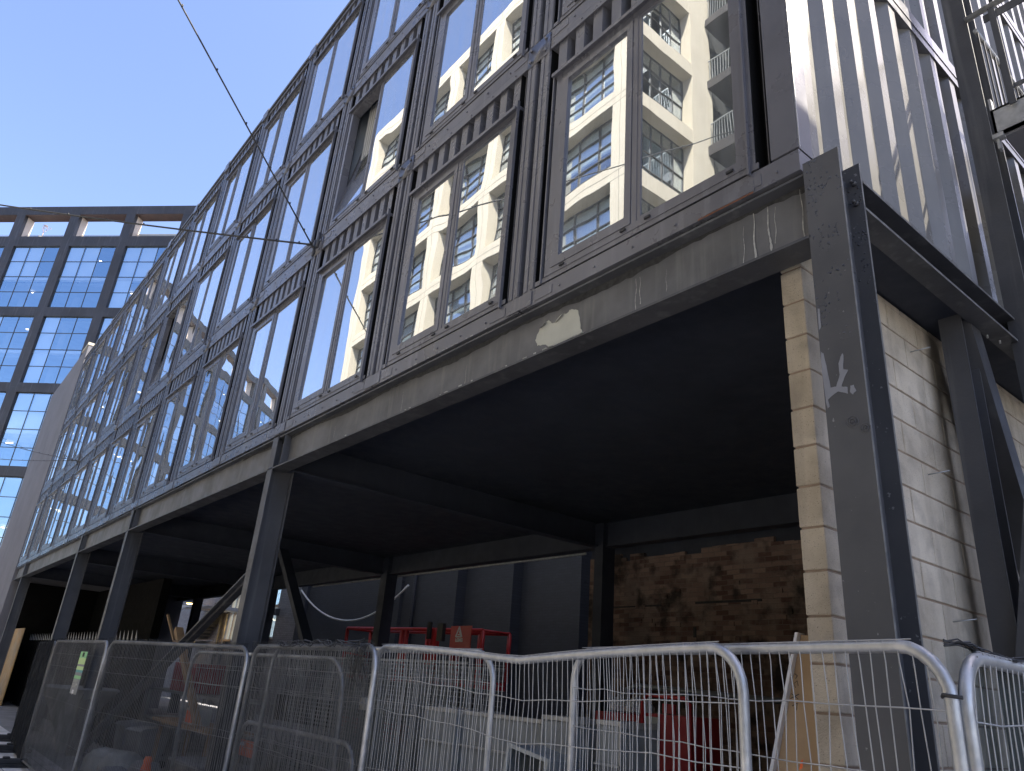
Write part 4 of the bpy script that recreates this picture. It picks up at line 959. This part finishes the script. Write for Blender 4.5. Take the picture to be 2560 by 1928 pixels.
# ------------------------------------------------------------------ clutter behind the netting
def wheelie(loc, rz, label):
    e = empty('wheelie_bin', loc, rz); tag(e, label, 'bin', 'grey bins behind the fence')
    m = MB(); m.add([(-.24,-.27,.05),(.24,-.27,.05),(.24,.22,.05),(-.24,.22,.05),(-.29,-.33,.95),(.29,-.33,.95),(.29,.33,.95),(-.29,.33,.95)], [(0,3,2,1),(4,5,6,7),(0,1,5,4),(1,2,6,5),(2,3,7,6),(3,0,4,7)])
    m.box(-.3, .3, -.35, .35, .93, .96); m.build('body', 'grey_bin', e, bevel=.02)
    l = MB(); pr = [(-.36, .965), (-.3, 1.03), (0, 1.08), (.3, 1.05), (.36, .965)]; vs = [(-.3, a, b) for a, b in pr]+[(.3, a, b) for a, b in pr]
    l.add(vs, [(0,1,2,3,4),(9,8,7,6,5)]+[(i, i+5, (i+1) % 5+5, (i+1) % 5) for i in range(5)]); l.build('lid', 'grey_bin', e)
    for x in (-.24, .24): MB().tube([(x-.03, .28, .1), (x+.03, .28, .1)], .1, 14).build('wheel', 'rubber', e)
    return e
wheelie((-13.3, .9, -.45), .3, 'grey wheelie bin on the right of the pair behind the netting').scale = (1, 1, 1)
wheelie((-14.6, 1.0, -.45), .1, 'grey wheelie bin on the left of the pair behind the netting')
bpy.context.view_layer.update()
for o in list(col.objects):
    if o.name.startswith('wheelie_bin'): o.location.z = 0; o.scale = (.85, .85, .6)
cn = empty('traffic_cone', (-8.75, -.3, 0)); tag(cn, 'orange traffic cone behind the netted fence', 'cone')
MB().lathe((0, 0, .03), [(.15, 0), (.045, .53), (.05, .56), (.04, .6), (.03, .6)], 20).build('cone_body', 'orange', cn); MB().box(-.18, .18, -.18, .18, 0, .03).build('base', 'orange', cn, bevel=.01)
# tall white funnel sack (rubble chute hopper)
hpn = empty('rubble_hopper', (-15.5, .05, 0)); tag(hpn, 'tall pale tapering rubble sack with folded rim behind the green banner', 'sack')
hm = MB(); hm.lathe((0, 0, 0), [(.12, .0), (.2, .3), (.5, .85), (.66, 1.05), (.72, 1.12), (.66, 1.15)], 14).build('sack_body', 'offwhite', hpn)
tm = MB().bar((-12.76, 1.0, 1.9), (-11.1, 1.0, .8), .09, .12).bar((-13.35, 1.0, 2.3), (-12.7, 1.0, 1.86), .14, .09).build('timber_prop', 'wood'); tag(tm, 'pale timber prop leaning diagonally behind the netting', 'timber')
t2 = MB().bar((-14.65, 1.1, 2.6), (-13.8, 1.1, 2.1), .04, .04).bar((-13.8, 1.1, 2.1), (-13.2, 1.1, 2.08), .04, .03).build('timber_batten', 'wood'); tag(t2, 'thin timber batten frame beside the thicker timber prop', 'timber')
tb2 = empty('work_bench', (-11.8, 1.2, 0)); tag(tb2, 'timber plank bench holding the small orange box', 'bench')
MB().box(-1.5, 1.5, -.3, .4, .76, .81).build('bench_top', 'wood', tb2)
for x in (-1.3, 1.2): MB().bar((x, -.2, 0), (x+.1, -.2, .76), .06, .06).build('leg', 'wood', tb2); MB().bar((x, .3, 0), (x+.1, .3, .76), .06, .06).build('leg', 'wood', tb2)
ox = empty('orange_box', (-11.7, 1.1, .81)); tag(ox, 'small box with orange front standing on the timber bench', 'box')
MB().box(-.22, .22, -.08, .2, 0, .24).build('carton', 'offwhite', ox, bevel=.006); MB().box(-.15, .18, -.09, -.081, .03, .2).build('orange_front', 'orange', ox)
rp_ = empty('ranging_pole', (-8.1, .25, 0)); tag(rp_, 'thin red and white pole upright behind the netting', 'pole')
MB().tube([(.1, 0, 0), (.0, 0, 1.0)], .014, 8).build('white_part', 'white', rp_); MB().tube([(.0, 0, 1.0), (-.04, 0, 1.3)], [.018, .006], 8).build('red_tip', 'red', rp_)
sg = empty('orange_sign', (-7.3, .3, .8)); tag(sg, 'bright orange plastic barrier board with small white print', 'sign')
MB().box(-.38, .33, -.012, .012, .0, .16).build('board', 'orange', sg); MB().box(-.14, .02, -.016, -.0125, .10, .135).build('print', 'white', sg)
for x in (-.32, .28): MB().box(x, x+.03, -.01, .01, -.8, .0).build('leg', 'rubber', sg)
hb = MB().box(-9.4, -8.3, .2, .8, 0, .52).box(-9.45, -8.25, .15, .85, .52, .57).build('tool_chest', 'grey_bin', None, bevel=.015); tag(hb, 'flat grey lidded chest low behind the fence', 'chest')
rs = MB().box(-17.2, -15.6, 2.2, 3.0, 1.15, 1.75).build('red_crate', 'red_dark', None, bevel=.02); tag(rs, 'dull red crate high on the rack behind the netting', 'crate')
rk2 = empty('storage_rack', (-15.8, 2.6, 0)); tag(rk2, 'dark storage rack carrying the red crate', 'rack')
MB().box(-2.6, 2.6, -.5, .5, 1.10, 1.149).box(-2.6, 2.6, -.5, .5, .5, .55).build('shelf', 'galv_dull', rk2)
for x in (-2.6, 0, 2.55):
    for y in (-.5, .45): MB().box(x, x+.05, y, y+.05, 0, 1.1).build('upright', 'galv_dull', rk2)
q = random.Random(77)
lbls = ['pale rubble bag slumped beside the bins', 'dusty sack leaning on the rubble bag', 'crumpled sack in front of the bins', 'small white sack near the chest', 'grey sack by the fence foot', 'flat sack under the bench', 'half open white sack left of the cone', 'dark sack behind the bins']
SACKS = ((-12.2, .3, .32), (-11.6, .5, .25), (-12.9, .2, .3), (-10.2, .2, .2), (-11.0, -.1, .24), (-11.4, 1.2, .3), (-10.0, -.2, .2), (-15.2, 1.4, .36))
for i in range(8):
    L_ = SACKS[i]
    m = MB(); n1, n2 = 14, 7; vs = []
    for j in range(n2+1):
        ph = PI/2*j/n2
        for k_ in range(n1): a = 2*PI*k_/n1; rr = L_[2]*(math.cos(ph)**.5)*(1+q.uniform(-.12, .12)) if j < n2 else .02; vs.append((rr*math.cos(a)*1.2, rr*math.sin(a), L_[2]*1.1*math.sin(ph)*(1+q.uniform(-.06, .06))))
    fs = [(j*n1+k_, j*n1+(k_+1) % n1, (j+1)*n1+(k_+1) % n1, (j+1)*n1+k_) for j in range(n2) for k_ in range(n1)]; m.add(vs, fs); m.sm = True
    o = m.build('rubble_sack', ('offwhite', 'grey_bin', 'offwhite', 'white', 'grey_bin', 'grey_bin', 'white', 'near_black')[i], None, (L_[0], L_[1], 0)); tag(o, lbls[i], 'sack', 'rubble sacks behind the fence')
# black palisade with spikes, gold board
pf = empty('palisade_fence', (0, 1.0, 0)); tag(pf, 'black palisade fence with pale spike tips behind the far netting', 'fence')
MB().box(-31, -15.9, .02, .05, .4, .48).box(-31, -15.9, .02, .05, 1.8, 1.88).build('rail', 'black_wall', pf)
sk = MB(); x = -31
while x < -15.9: sk.box(x, x+.05, -.01, .01, 0, 2.1); x += .36
sk.build('pale', 'black_wall', pf); me_sp = MB().add([(-.02, -.01, 2.1), (.07, -.01, 2.1), (.025, -.03, 2.32), (-.02, .01, 2.1), (.07, .01, 2.1)], [(0,1,2),(4,3,2),(0,2,3),(1,4,2)]).mesh('spike', 'galv'); x = -31
while x < -15.9: put(me_sp, 'spike', pf, (x, 0, 0)); x += .36
MB().box(-31, -16, .06, .09, 0, 2.05).build('backing_sheet', 'black_wall', pf)
gb_ = MB().box(0, -7.5, 0, .03, .0, 2.43).build('sheet_board', 'ply_gold', None, (-29.2, .5, .01)); tag(gb_, 'golden brown weathered sheet board standing under the far end', 'board')
